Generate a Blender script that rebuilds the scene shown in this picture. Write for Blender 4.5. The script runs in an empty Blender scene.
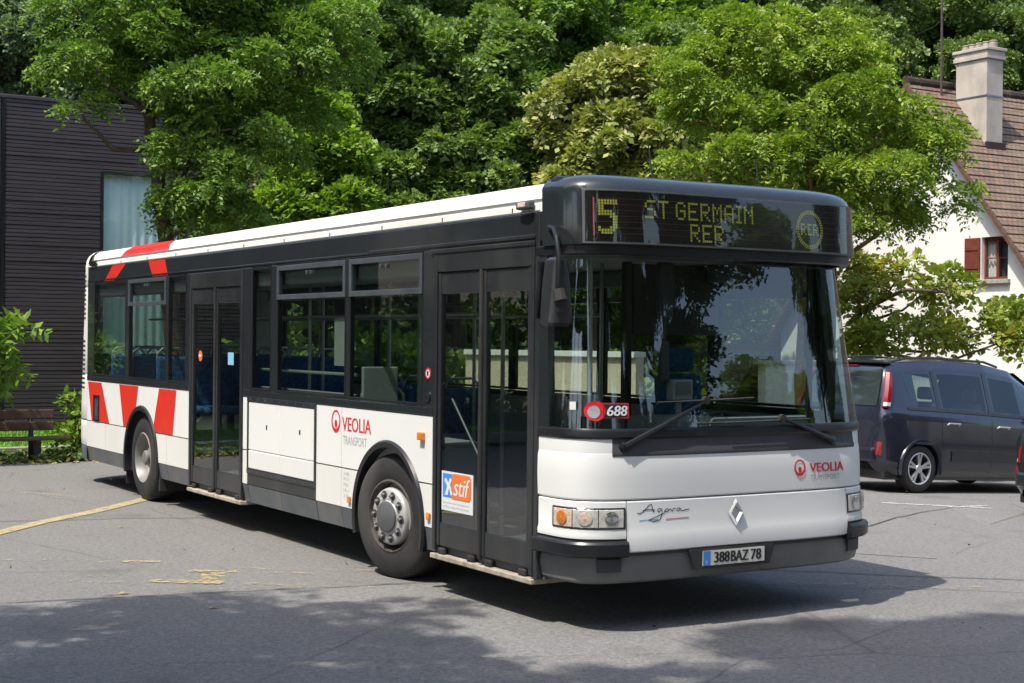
import bpy, bmesh, math, random
import numpy as np
from mathutils import Vector, Matrix
R = math.radians
sc = bpy.context.scene
COL = sc.collection

# ------------------------------------------------------------------ camera, sky, sun, exposure
cam_d = bpy.data.cameras.new('camera'); cam = bpy.data.objects.new('camera', cam_d); COL.objects.link(cam)
CAM = Vector((-5.19067572, -7.54448168, 1.87197943))
yaw, pit, roll, foc = R(58.40841238), R(-0.16341435), R(0.52184951), 1484.34
fw = Vector((math.cos(pit)*math.cos(yaw), math.cos(pit)*math.sin(yaw), math.sin(pit)))
rt = Vector((math.sin(yaw), -math.cos(yaw), 0)); up = rt.cross(fw)
rt2 = rt*math.cos(roll) + up*math.sin(roll); up2 = -rt*math.sin(roll) + up*math.cos(roll)
cam.matrix_world = Matrix(((rt2.x, up2.x, -fw.x, CAM.x), (rt2.y, up2.y, -fw.y, CAM.y), (rt2.z, up2.z, -fw.z, CAM.z), (0, 0, 0, 1)))
cam_d.sensor_width = 36.0; cam_d.lens = foc*36.0/1024; cam_d.clip_start = 0.1; cam_d.clip_end = 3000
sc.camera = cam

SUN_EL, SUN_AZ = R(62), R(195)          # direction towards the sun, azimuth counted from +x
wld = bpy.data.worlds.new('World'); sc.world = wld; wld.use_nodes = True
nt = wld.node_tree; bg = nt.nodes['Background']
sky = nt.nodes.new('ShaderNodeTexSky'); sky.sky_type = 'NISHITA'; sky.sun_disc = False
sky.sun_elevation = SUN_EL; sky.sun_rotation = math.atan2(math.cos(SUN_AZ), math.sin(SUN_AZ))
nt.links.new(sky.outputs[0], bg.inputs[0]); bg.inputs[1].default_value = 0.15; sky.dust_density = 2.5
sun_d = bpy.data.lights.new('sun', 'SUN'); sun_d.energy = 2.9; sun_d.angle = R(0.55); sun_d.color = (1.0, 0.95, 0.86)
sun = bpy.data.objects.new('sun', sun_d); COL.objects.link(sun)
sdir = Vector((math.cos(SUN_EL)*math.cos(SUN_AZ), math.cos(SUN_EL)*math.sin(SUN_AZ), math.sin(SUN_EL)))
sun.rotation_euler = (-sdir).to_track_quat('-Z', 'Y').to_euler(); sun.location = (0, 0, 30)
sc.view_settings.view_transform = 'Standard'; sc.view_settings.look = 'None'
sc.view_settings.exposure = 0.95; sc.view_settings.gamma = 1.0
sc.cycles.max_bounces = 8; sc.cycles.transparent_max_bounces = 16
sc.cycles.caustics_reflective = False; sc.cycles.caustics_refractive = False

# ------------------------------------------------------------------ materials
def newmat(name):
    m = bpy.data.materials.new(name); m.use_nodes = True
    return m, m.node_tree, m.node_tree.nodes['Principled BSDF']
def N(t, kind, **kw):
    n = t.nodes.new(kind)
    for k, v in kw.items():
        if k.startswith('i_'): n.inputs[k[2:].replace('_', ' ')].default_value = v
        else: setattr(n, k, v)
    return n
def ramp(t, fac, stops):
    r = t.nodes.new('ShaderNodeValToRGB'); cr = r.color_ramp
    while len(cr.elements) > 1: cr.elements.remove(cr.elements[-1])
    for i, (p, c) in enumerate(stops):
        e = cr.elements[0] if i == 0 else cr.elements.new(p)
        e.position = p; e.color = (*c, 1) if len(c) == 3 else c
    t.links.new(fac, r.inputs[0]); return r.outputs[0]
def mixc(t, fac, a, b, mode='MIX'):
    n = t.nodes.new('ShaderNodeMix'); n.data_type = 'RGBA'; n.blend_type = mode
    for s, v in ((0, fac), (6, a), (7, b)):
        if hasattr(v, 'links') or hasattr(v, 'is_linked'): t.links.new(v, n.inputs[s])
        else: n.inputs[s].default_value = v if s == 0 else (*v, 1)
    return n.outputs[2]
def noise(t, scale, detail=4, rough=.55, vec=None):
    n = N(t, 'ShaderNodeTexNoise', i_Scale=scale, i_Detail=detail, i_Roughness=rough)
    if vec is None:
        g = t.nodes.get('Geo') or t.nodes.new('ShaderNodeNewGeometry'); g.name = 'Geo'; vec = g.outputs['Position']
    t.links.new(vec, n.inputs['Vector']); return n.outputs['Fac']
def stretch(t, sx, sy, sz):
    g = t.nodes.get('Geo') or t.nodes.new('ShaderNodeNewGeometry'); g.name = 'Geo'
    m = t.nodes.new('ShaderNodeMapping'); m.inputs['Scale'].default_value = (sx, sy, sz)
    t.links.new(g.outputs['Position'], m.inputs['Vector']); return m.outputs[0]
def bump(t, b, h, strength, dist=.01):
    n = N(t, 'ShaderNodeBump', i_Strength=strength, i_Distance=dist)
    t.links.new(h, n.inputs['Height']); t.links.new(n.outputs[0], b.inputs['Normal'])

def paint(name, col, rough=.4, metal=0., coat=0., var=.12, scale=6., spec=.5, grime=None, bmp=0.):
    m, t, b = newmat(name)
    f = noise(t, scale, 5)
    lo = tuple(c*(1-var) for c in col); hi = tuple(min(1, c*(1+var)) for c in col)
    c = ramp(t, f, [(.3, lo), (.7, hi)])
    if grime:
        g = noise(t, 1.6, 4, .6, stretch(t, 1, 1, .3))
        c = mixc(t, ramp(t, g, [(.48, (0, 0, 0)), (.75, (grime[3],)*3)]), c, grime[:3])
    t.links.new(c, b.inputs['Base Color'])
    rr = ramp(t, noise(t, 2.5, 3), [(.3, (rough*.9,)*3), (.7, (min(1, rough*1.12),)*3)])
    t.links.new(rr, b.inputs['Roughness'])
    b.inputs['Metallic'].default_value = metal; b.inputs['Coat Weight'].default_value = coat
    b.inputs['Coat Roughness'].default_value = .06; b.inputs['Specular IOR Level'].default_value = spec
    if bmp: bump(t, b, noise(t, 60, 3), bmp, .004)
    return m

def glass_mat(name, tint, gloss=1.0, ior=1.5, rough=.0):
    m = bpy.data.materials.new(name); m.use_nodes = True; t = m.node_tree
    t.nodes.remove(t.nodes['Principled BSDF']); o = t.nodes['Material Output']
    tr = N(t, 'ShaderNodeBsdfTransparent'); tr.inputs[0].default_value = (*tint, 1)
    gl = N(t, 'ShaderNodeBsdfGlossy'); gl.inputs['Roughness'].default_value = rough
    gl.inputs[0].default_value = (.95, .97, 1, 1)
    g = N(t, 'ShaderNodeNewGeometry'); g.name = 'Geo'
    dp = N(t, 'ShaderNodeVectorMath', operation='DOT_PRODUCT'); t.links.new(g.outputs['Normal'], dp.inputs[0]); t.links.new(g.outputs['Incoming'], dp.inputs[1])
    def mth(op, x, y=None):
        n = N(t, 'ShaderNodeMath', operation=op)
        for i, q in enumerate((x, y)):
            if q is None: continue
            if isinstance(q, (int, float)): n.inputs[i].default_value = q
            else: t.links.new(q, n.inputs[i])
        return n.outputs[0]
    f0 = ((ior-1)/(ior+1))**2*gloss
    pw = mth('POWER', mth('SUBTRACT', 1., mth('ABSOLUTE', dp.outputs['Value'])), 5.)
    fac = mth('ADD', mth('MULTIPLY', pw, 1-f0), f0)
    bn = N(t, 'ShaderNodeBump', i_Strength=.02, i_Distance=.02); t.links.new(noise(t, 1.6, 1), bn.inputs['Height'])
    t.links.new(bn.outputs[0], gl.inputs['Normal'])
    mx = N(t, 'ShaderNodeMixShader'); t.links.new(fac, mx.inputs[0])
    t.links.new(tr.outputs[0], mx.inputs[1]); t.links.new(gl.outputs[0], mx.inputs[2])
    t.links.new(mx.outputs[0], o.inputs[0]); return m

def leaf_mat(name, stops, transl=.35, gloss=.02):
    gloss = .022; stops = [(p, tuple(min(.55, q*1.85) for q in c)) for p, c in stops]
    m = bpy.data.materials.new(name); m.use_nodes = True; t = m.node_tree
    t.nodes.remove(t.nodes['Principled BSDF']); o = t.nodes['Material Output']
    g = N(t, 'ShaderNodeNewGeometry'); g.name = 'Geo'
    big = noise(t, .55, 2)
    ad = N(t, 'ShaderNodeMath', operation='MULTIPLY_ADD'); ad.inputs[1].default_value = .55
    sb = N(t, 'ShaderNodeMath', operation='MULTIPLY'); sb.inputs[1].default_value = .5
    t.links.new(big, sb.inputs[0]); t.links.new(g.outputs['Random Per Island'], ad.inputs[0]); t.links.new(sb.outputs[0], ad.inputs[2])
    c = ramp(t, ad.outputs[0], stops)
    d = N(t, 'ShaderNodeBsdfDiffuse'); t.links.new(c, d.inputs[0])
    tl = N(t, 'ShaderNodeBsdfTranslucent'); c2 = mixc(t, 1.0, c, (1.0, 1.15, .45), 'MULTIPLY'); t.links.new(c2, tl.inputs[0])
    gl = N(t, 'ShaderNodeBsdfGlossy'); gl.inputs['Roughness'].default_value = .5; gl.inputs[0].default_value = (.9, .95, .9, 1)
    m1 = N(t, 'ShaderNodeMixShader'); m1.inputs[0].default_value = transl
    t.links.new(d.outputs[0], m1.inputs[1]); t.links.new(tl.outputs[0], m1.inputs[2])
    m2 = N(t, 'ShaderNodeMixShader'); m2.inputs[0].default_value = gloss
    t.links.new(m1.outputs[0], m2.inputs[1]); t.links.new(gl.outputs[0], m2.inputs[2])
    t.links.new(m2.outputs[0], o.inputs[0]); return m

M = {}
M['white'] = paint('bus_white_paint', (.80, .80, .78), .36, coat=.12, var=.004, scale=.6)
M['white_low'] = paint('bus_white_lower', (.76, .755, .725), .38, coat=.1, var=.02, scale=.6, grime=(.55, .51, .44, .16))
M['roof_white'] = paint('roof_white', (.8, .8, .75), .4, var=.03, scale=2, grime=(.5, .47, .38, .4))
M['red'] = paint('red_film', (.72, .035, .02), .35, coat=.3, var=.05)
M['black'] = paint('black_plastic', (.012, .013, .015), .34, var=.2, grime=(.05, .05, .047, .25))
M['satin'] = paint('dark_grey_trim', (.030, .033, .037), .32, metal=.25, coat=.2, var=.15, grime=(.1, .1, .1, .5))
M['band'] = paint('dark_band_paint', (.021, .026, .029), .22, coat=.5, var=.12)
M['alu'] = paint('window_frame_aluminium', (.20, .23, .27), .32, metal=.7, var=.12, grime=(.1, .1, .1, .5))
M['skirt'] = paint('grey_skirt', (.10, .112, .122), .45, var=.12, grime=(.2, .19, .17, .6))
M['bumper'] = paint('grey_bumper', (.17, .17, .165), .45, var=.1, grime=(.2, .19, .17, .4))
M['rubber'] = paint('rubber', (.021, .020, .020), .75, var=.3, scale=20, grime=(.09, .085, .08, .6))
M['steel'] = paint('wheel_steel', (.50, .49, .47), .45, metal=.3, var=.2, grime=(.22, .19, .16, .5))
M['rim_grey'] = paint('rim_grey', (.24, .235, .225), .5, metal=.3, var=.2, grime=(.12, .10, .08, .6))
M['hub'] = paint('hub_grey', (.10, .105, .11), .5, var=.2)
M['rust'] = paint('rusty_steel', (.065, .054, .047), .8, var=.35, scale=20)
M['chrome'] = paint('chrome', (.72, .75, .8), .12, metal=1, var=.03)
M['interior'] = paint('interior_grey', (.30, .31, .31), .6, var=.05)
M['interior_dark'] = paint('interior_dark', (.05, .05, .055), .6, var=.1)
M['floor_mat'] = paint('bus_floor', (.10, .11, .12), .7, var=.2, scale=30)
M['fabric'] = paint('blue_seat_fabric', (.035, .12, .27), .9, var=.6, scale=30)
M['pole'] = paint('grab_pole', (.50, .52, .52), .3, metal=.6, var=.05)
M['sill'] = paint('worn_sill', (.36, .31, .25), .75, var=.35, scale=14)
M['amber'] = paint('amber_lens', (.75, .22, .02), .2, coat=.6, var=.2, scale=40)
M['amber_pale'] = paint('pale_orange_lens', (.78, .60, .50), .18, coat=.7, var=.3, scale=60)
M['lens_red'] = paint('red_lens', (.20, .008, .012), .15, coat=.8, var=.3, scale=40)
M['silver_lamp'] = paint('lamp_reflector', (.80, .78, .72), .14, metal=.35, var=.22, scale=30)
M['dot'] = paint('display_dots', (.42, .45, .05), .6, var=.1)
M['display'] = paint('display_black', (.014, .013, .013), .25, var=.1)
M['display_red'] = paint('display_red', (.40, .04, .015), .5, var=.05)
M['display_wire'] = paint('display_wire', (.085, .035, .018), .5, var=.05)
M['logo_red'] = paint('logo_red', (.70, .02, .035), .35, var=.03)
M['logo_grey'] = paint('logo_grey', (.38, .39, .40), .4, var=.03)
M['ink'] = paint('ink', (.02, .02, .025), .5, var=.05)
M['sign_blue'] = paint('sign_blue', (.06, .27, .68), .4, var=.03)
M['sign_orange'] = paint('sign_orange', (.84, .19, .035), .4, var=.03)
M['sign_white'] = paint('sign_white', (.72, .74, .74), .4, var=.03)
M['plate_white'] = paint('plate_white', (.70, .68, .62), .4, var=.04)
M['light_blue'] = paint('light_blue', (.25, .55, .75), .4, var=.03)
M['pink'] = paint('pink', (.75, .25, .35), .4, var=.03)
M['mirror_glass'] = paint('mirror_glass', (.7, .72, .74), .05, metal=1, var=.02)
M['bus_glass'] = glass_mat('side_glass', (.64, .73, .67), 3.2)
M['door_glass'] = glass_mat('door_glass', (.62, .69, .65), 4.6)
M['wind_glass'] = glass_mat('windscreen_glass', (.66, .72, .71), 2.6)
M['display_glass'] = glass_mat('display_glass', (.86, .86, .84), 1.6)
M['lamp_glass'] = glass_mat('lamp_glass', (.92, .92, .9), 1.2)
M['car_paint'] = paint('car_blue_grey', (.028, .031, .050), .2, metal=.45, coat=1., var=.1)
M['car_black'] = paint('car_black', (.012, .012, .014), .3, coat=.8, var=.1)
M['car_plastic'] = paint('car_plastic', (.028, .03, .036), .5, var=.15)
M['car_glass'] = paint('car_glass', (.028, .038, .038), .04, coat=1., var=.6, scale=1.5, spec=.9)
M['car_clear'] = glass_mat('car_side_glass', (.62, .72, .67), 2.2)
M['alloy'] = paint('alloy_wheel', (.62, .63, .65), .3, metal=.7, var=.06)
M['bark'] = paint('bark', (.105, .075, .05), .9, var=.45, scale=9, bmp=.6)
M['bark_warm'] = paint('bark_warm', (.22, .13, .06), .9, var=.4, scale=9, bmp=.6)
M['wood_dark'] = paint('bench_wood', (.115, .062, .04), .6, var=.3, scale=12)
M['bench_iron'] = paint('bench_iron', (.03, .028, .026), .6, var=.2)
M['wire'] = paint('fence_wire', (.10, .12, .10), .6, var=.2)
M['concrete'] = paint('concrete', (.33, .32, .29), .9, var=.2, scale=12, bmp=.3)
M['plaster'] = paint('white_plaster', (.80, .78, .73), .9, var=.05, scale=3, grime=(.5, .47, .4, .25), bmp=.2)
M['chimney'] = paint('chimney_render', (.46, .41, .34), .9, var=.12, scale=3, grime=(.22, .19, .16, .6), bmp=.3)
M['chimney_brick'] = paint('chimney_cap_brick', (.20, .12, .08), .9, var=.3, scale=8)
M['pot'] = paint('clay_pot', (.26, .22, .18), .8, var=.25)
M['redwood'] = paint('red_brown_wood', (.15, .035, .022), .6, var=.2, scale=8)
M['curtain'] = paint('curtain', (.55, .55, .53), .9, var=.1)
M['pane_dark'] = paint('dark_pane', (.05, .065, .075), .06, coat=1., var=.3)
M['earth'] = paint('forest_earth', (.06, .05, .03), 1., var=.4, scale=1.2)
M['yellow_leaf'] = paint('yellow_leaf', (.50, .38, .06), .7, var=.2)
def brighter(st, k): return [(p, tuple(q*k for q in c)) for p, c in st]
M['leaf_robinia'] = leaf_mat('leaf_robinia', brighter([(.15, (.034, .070, .014)), (.5, (.068, .118, .020)), (.85, (.125, .180, .030))], 1.16), .36)
M['leaf_bright'] = leaf_mat('leaf_bright', [(.15, (.058, .100, .013)), (.5, (.110, .165, .022)), (.82, (.185, .225, .030)), (.97, (.27, .22, .05))], .38)
M['leaf_maple'] = leaf_mat('leaf_maple', brighter([(.15, (.034, .060, .018)), (.5, (.066, .102, .026)), (.85, (.125, .165, .042))], 1.32), .36, .08)
M['leaf_lime'] = leaf_mat('leaf_lime', brighter([(.15, (.080, .105, .028)), (.5, (.150, .165, .045)), (.85, (.245, .225, .085))], 1.15), .33)
M['leaf_dark'] = leaf_mat('leaf_dark', brighter([(.15, (.036, .060, .018)), (.5, (.068, .100, .028)), (.85, (.125, .155, .048))], 1.35), .25, .08)
M['leaf_yellowgreen'] = leaf_mat('leaf_yellowgreen', [(.15, (.05, .10, .012)), (.5, (.10, .17, .020)), (.85, (.18, .24, .035))], .4)
M['leaf_apple'] = leaf_mat('leaf_apple', [(.15, (.075, .12, .018)), (.55, (.15, .19, .03)), (.85, (.24, .20, .04)), (.97, (.28, .09, .03))], .35)
M['leaf_grey'] = leaf_mat('leaf_grey', brighter([(.15, (.040, .066, .034)), (.5, (.075, .108, .055)), (.85, (.13, .17, .085))], 1.30), .25, .1)
M['grass'] = leaf_mat('grass_blades', [(.15, (.06, .15, .015)), (.5, (.11, .24, .02)), (.85, (.17, .30, .035))], .35)

def slat_mat():
    m, t, b = newmat('dark_slat_wood')
    f = noise(t, 5, 5, .6, stretch(t, .25, .25, 9)); c = ramp(t, f, [(.3, (.038, .030, .035)), (.5, (.060, .048, .055)), (.72, (.085, .070, .076))])
    t.links.new(c, b.inputs['Base Color']); b.inputs['Roughness'].default_value = .6
    return m
M['slat'] = slat_mat()

def tile_mat():
    m, t, b = newmat('roof_tiles')
    g = N(t, 'ShaderNodeTexCoord')
    br = N(t, 'ShaderNodeTexBrick', i_Scale=1.0); br.inputs['Brick Width'].default_value = .17; br.inputs['Row Height'].default_value = .13
    br.inputs['Mortar Size'].default_value = .012; br.inputs['Color1'].default_value = (.235, .140, .098, 1); br.inputs['Color2'].default_value = (.150, .102, .076, 1)
    br.inputs['Mortar'].default_value = (.04, .025, .02, 1); br.inputs['Mortar Smooth'].default_value = .3
    t.links.new(g.outputs['UV'], br.inputs['Vector'])
    f = noise(t, 1.4, 6, .7); c = mixc(t, ramp(t, f, [(.45, (0, 0, 0)), (.7, (.55,)*3)]), br.outputs['Color'], (.19, .16, .11))
    t.links.new(c, b.inputs['Base Color']); b.inputs['Roughness'].default_value = .9
    bump(t, b, br.outputs['Fac'], -.7, .02); return m
M['tiles'] = tile_mat()

def asphalt_mat(name, base, warm=1.0, contrast=.24):
    m, t, b = newmat(name)
    big = noise(t, .35, 5, .6); mid = noise(t, 2.2, 6, .7); fine = noise(t, 95, 3, .75); streak = noise(t, 1.1, 5, .65, stretch(t, 1.2, .25, 1))
    d = [base*k for k in (1-contrast, 1, 1+contrast)]
    col = lambda v: (v*1.0*warm, v*.985, v*.95/warm)
    c = ramp(t, big, [(.32, col(d[0])), (.5, col(d[1])), (.68, col(d[2]))])
    c = mixc(t, .45, c, ramp(t, mid, [(.3, col(base*.78)), (.7, col(base*1.2))]))
    c = mixc(t, .30, c, ramp(t, streak, [(.36, col(base*.66)), (.62, col(base*1.25))]))
    c = mixc(t, .38, c, ramp(t, fine, [(.33, col(base*.30)), (.5, col(base)), (.68, col(base*1.9))]))
    c = mixc(t, .5, c, ramp(t, noise(t, 24, 6, .85), [(.38, col(base*.35)), (.5, col(base)), (.64, col(base*1.75))]))
    sp = N(t, 'ShaderNodeTexVoronoi', i_Scale=62.); g = t.nodes['Geo']; t.links.new(g.outputs['Position'], sp.inputs['Vector'])
    c = mixc(t, .22, c, ramp(t, sp.outputs['Color'], [(.2, col(base*.5)), (.8, col(base*1.7))]))
    # cracks
    wob = N(t, 'ShaderNodeMix', data_type='VECTOR'); wob.inputs[0].default_value = .12
    nn = N(t, 'ShaderNodeTexNoise', i_Scale=1.4, i_Detail=5.); t.links.new(g.outputs['Position'], nn.inputs['Vector'])
    t.links.new(g.outputs['Position'], wob.inputs[4]); t.links.new(nn.outputs['Color'], wob.inputs[5])
    vo = N(t, 'ShaderNodeTexVoronoi', feature='DISTANCE_TO_EDGE', i_Scale=.42); t.links.new(wob.outputs[1], vo.inputs['Vector'])
    cr = ramp(t, vo.outputs['Distance'], [(.0, (.8,)*3), (.003, (.4,)*3), (.006, (0, 0, 0))])
    cm = mixc(t, 1., cr, ramp(t, noise(t, .5, 3), [(.42, (0, 0, 0)), (.56, (.8,)*3)]), 'MULTIPLY')
    c = mixc(t, cm, c, col(base*.4))
    # oil drips
    oil = ramp(t, noise(t, .9, 3, .5), [(.60, (0, 0, 0)), (.74, (.6,)*3)]); c = mixc(t, oil, c, col(base*.48))
    t.links.new(c, b.inputs['Base Color']); b.inputs['Roughness'].default_value = .9
    bump(t, b, fine, .5, .006); return m
M['asphalt'] = asphalt_mat('old_asphalt', .160, 1.02)
M['asphalt_dark'] = asphalt_mat('newer_asphalt', .178, 1.0, .18)
M['asphalt_mid'] = asphalt_mat('patched_asphalt', .172, 1.02, .18)
def worn_paint(name, col, cover):
    m, t, b = newmat(name); o = t.nodes['Material Output']
    c = ramp(t, noise(t, 5, 4), [(.3, tuple(x*.8 for x in col)), (.7, col)]); t.links.new(c, b.inputs['Base Color']); b.inputs['Roughness'].default_value = .8
    a = ramp(t, noise(t, 11, 9, .82), [(cover, (0, 0, 0)), (cover+.09, (1, 1, 1))])
    mu = N(t, 'ShaderNodeMath', operation='MULTIPLY'); mu.inputs[1].default_value = .8; t.links.new(a, mu.inputs[0]); t.links.new(mu.outputs[0], b.inputs['Alpha']); return m
M['yellow_line'] = worn_paint('worn_yellow_line', (.50, .41, .22), .38)
M['yellow_faint'] = worn_paint('faint_yellow_line', (.48, .40, .22), .52)
M['yellow_solid'] = worn_paint('yellow_mark', (.52, .42, .20), .455)
M['white_line'] = worn_paint('worn_white_line', (.55, .55, .52), .43)

# ------------------------------------------------------------------ mesh helpers
class MB:
    def __init__(s): s.v = []; s.f = []
    def add(s, vs, fs):
        o = len(s.v); s.v += [tuple(p) for p in vs]; s.f += [tuple(i+o for i in f) for f in fs]; return s
    def box(s, a, b, bev=0.):
        x0, x1 = sorted((a[0], b[0])); y0, y1 = sorted((a[1], b[1])); z0, z1 = sorted((a[2], b[2]))
        bev = min(bev, .45*min(x1-x0, y1-y0, z1-z0))
        if bev <= 0:
            return s.add([(x0, y0, z0), (x1, y0, z0), (x1, y1, z0), (x0, y1, z0), (x0, y0, z1), (x1, y0, z1), (x1, y1, z1), (x0, y1, z1)],
                         [(0, 3, 2, 1), (4, 5, 6, 7), (0, 1, 5, 4), (1, 2, 6, 5), (2, 3, 7, 6), (3, 0, 4, 7)])
        bm = bmesh.new(); bmesh.ops.create_cube(bm, size=1)
        for v in bm.verts: v.co = Vector(((x0+x1)/2+v.co.x*(x1-x0), (y0+y1)/2+v.co.y*(y1-y0), (z0+z1)/2+v.co.z*(z1-z0)))
        bmesh.ops.bevel(bm, geom=bm.edges[:], offset=bev, segments=2, affect='EDGES', profile=.5)
        return s.bm(bm)
    def bm(s, bm):
        bm.verts.index_update(); s.add([v.co[:] for v in bm.verts], [[v.index for v in f.verts] for f in bm.faces]); bm.free(); return s
    def tube(s, pts, rad, n=8, caps=True):
        pts = [Vector(p) for p in pts]; k = len(pts)
        rad = [rad]*k if not hasattr(rad, '__len__') else rad
        vs = []; ref = None
        for i, p in enumerate(pts):
            d = (pts[min(i+1, k-1)]-pts[max(i-1, 0)]).normalized()
            if ref is None: ref = d.orthogonal().normalized()
            ref = (ref - d*ref.dot(d)); ref = ref.normalized() if ref.length > 1e-6 else d.orthogonal().normalized()
            b = d.cross(ref)
            for j in range(n):
                a = 2*math.pi*j/n; vs.append(p+(ref*math.cos(a)+b*math.sin(a))*rad[i])
        fs = [(i*n+j, i*n+(j+1) % n, (i+1)*n+(j+1) % n, (i+1)*n+j) for i in range(k-1) for j in range(n)]
        if caps: fs += [tuple(range(n))[::-1], tuple(range((k-1)*n, k*n))]
        return s.add(vs, fs)
    def lathe(s, c, axis, prof, n=40, closed=False):
        """prof: (radius, offset along axis)"""
        c = Vector(c); a = Vector(axis).normalized(); u = a.orthogonal().normalized(); w = a.cross(u); vs = []; k = len(prof)
        for r, h in prof:
            for j in range(n):
                t = 2*math.pi*j/n; vs.append(c+a*h+(u*math.cos(t)+w*math.sin(t))*r)
        fs = [(i*n+j, i*n+(j+1) % n, ((i+1) % k)*n+(j+1) % n, ((i+1) % k)*n+j) for i in range(k if closed else k-1) for j in range(n)]
        return s.add(vs, fs)
    def disc(s, c, axis, r, n=32): return s.lathe(c, axis, [(r, 0), (0.0005, 0)], n)
    def prism(s, poly, fn, d0, d1):
        """poly 2D points, fn(u,v,d)->3D"""
        k = len(poly); vs = [fn(u, v, d0) for u, v in poly]+[fn(u, v, d1) for u, v in poly]
        return s.add(vs, [tuple(range(k)), tuple(range(2*k-1, k-1, -1))]+[(i, (i+1) % k, k+(i+1) % k, k+i) for i in range(k)])
    def grid(s, rows):
        m = len(rows[0]); vs = [p for r in rows for p in r]
        return s.add(vs, [(i*m+j, i*m+j+1, (i+1)*m+j+1, (i+1)*m+j) for i in range(len(rows)-1) for j in range(m-1)])
    def build(s, name, mat, parent=None, smooth=False, angle=35, bevel=0., fixn=True):
        me = bpy.data.meshes.new(name); me.from_pydata(s.v, [], s.f); me.update()
        if fixn or bevel:
            bm = bmesh.new(); bm.from_mesh(me); bmesh.ops.recalc_face_normals(bm, faces=bm.faces[:]); bm.to_mesh(me); bm.free()
        me.materials.append(M[mat] if isinstance(mat, str) else mat)
        o = bpy.data.objects.new(name, me); COL.objects.link(o)
        if bevel:
            b = o.modifiers.new('bevel', 'BEVEL'); b.width = bevel; b.segments = 2; b.limit_method = 'ANGLE'; b.angle_limit = R(40)
            b.harden_normals = False
        if smooth or bevel:
            for p in me.polygons: p.use_smooth = True
            try: me.set_sharp_from_angle(angle=R(angle))
            except Exception: pass
        if parent is not None: attach(o, parent)
        return o
ROOTLOC = {}
def attach(o, parent):
    o.parent = parent
    p = parent
    while p.parent is not None: p = p.parent
    if parent.type == 'EMPTY' and parent.name in ROOTLOC:
        o.matrix_parent_inverse = ROOTLOC[parent.name].inverted()
    elif p.name in ROOTLOC:
        o.matrix_parent_inverse = Matrix.Identity(4)
def tag(o, label=None, cat=None, group=None, kind=None):
    if label: o['label'] = label
    if cat: o['category'] = cat
    if group: o['group'] = group
    if kind: o['kind'] = kind
    return o
def empty(name, loc, label, cat, group=None):
    """children are modelled in world coordinates; the Empty stands at the thing's base"""
    o = bpy.data.objects.new(name, None); COL.objects.link(o); o.location = loc; o.empty_display_size = .3
    ROOTLOC[o.name] = Matrix.Translation(loc); return tag(o, label, cat, group)
def text2d(s, size, shear=0., spacing=1.0):
    cu = bpy.data.curves.new('txt', 'FONT'); cu.body = s; cu.size = size; cu.shear = shear; cu.space_character = spacing; cu.resolution_u = 3
    ob = bpy.data.objects.new('txt', cu); me = bpy.data.meshes.new_from_object(ob)
    v = [tuple(p.co[:2]) for p in me.vertices]; f = [tuple(p.vertices) for p in me.polygons]
    bpy.data.objects.remove(ob); bpy.data.curves.remove(cu); bpy.data.meshes.remove(me); return v, f
def put_text(mb, s, size, fn, u0, v0, width=None, height=None, shear=0., bold=0.):
    v, f = text2d(s, size, shear); xs = [p[0] for p in v]; ys = [p[1] for p in v]
    sx = (width/(max(xs)-min(xs))) if width else 1.; sy = (height/(max(ys)-min(ys))) if height else 1.
    offs = [(0, 0)] if not bold else [(0, 0), (bold, .0)]
    for i, (bx, by) in enumerate(offs):
        mb.add([fn(u0+bx+(x-min(xs))*sx, v0+by+(y-min(ys))*sy, .0004*i) for x, y in v], f)

# ------------------------------------------------------------------ terrain height
FW2 = Vector((fw.x, fw.y)).normalized()
def depth_of(x, y): return (x-CAM.x)*FW2.x+(y-CAM.y)*FW2.y
def side_of(x, y): return (x-CAM.x)*FW2.y-(y-CAM.y)*FW2.x
def gz(x, y):
    t = max(0., x-5.2); z = -.05*(t*t/(t+.8)) if t > 0 else 0.
    z = max(z, -.75)
    s = depth_of(x, y)-(37 if side_of(x, y) < 8 else 37+min(9, (side_of(x, y)-8)*2.5))
    if s > 0: z += min(45, .42*s*s/(s+3))
    return z
def at(px, py, D):
    """the point at depth D along a line of sight, used for surveying the place"""
    return CAM + (fw+rt2*((px-512)/foc)-up2*((py-341.5)/foc))*D
def sheet(name, mat, poly_xs, poly_ys, dz, kind='structure'):
    mb = MB(); mb.grid([[(x, y, gz(x, y)+dz) for y in poly_ys] for x in poly_xs])
    o = mb.build(name, mat); tag(o, kind=kind); return o
def rng(a, b, st): return list(np.linspace(a, b, max(2, int(round((b-a)/st))+1)))

far_axis = [-900, -500, -250, -140]+rng(-90, 130, 2.)+[180, 300, 600, 1200]
sheet('ground', 'earth', far_axis, far_axis, -.06)
sheet('parking_lot', 'asphalt', [-60]+rng(-45, 19, .8), [-70]+rng(-50, 14.2, .8), 0.)

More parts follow.
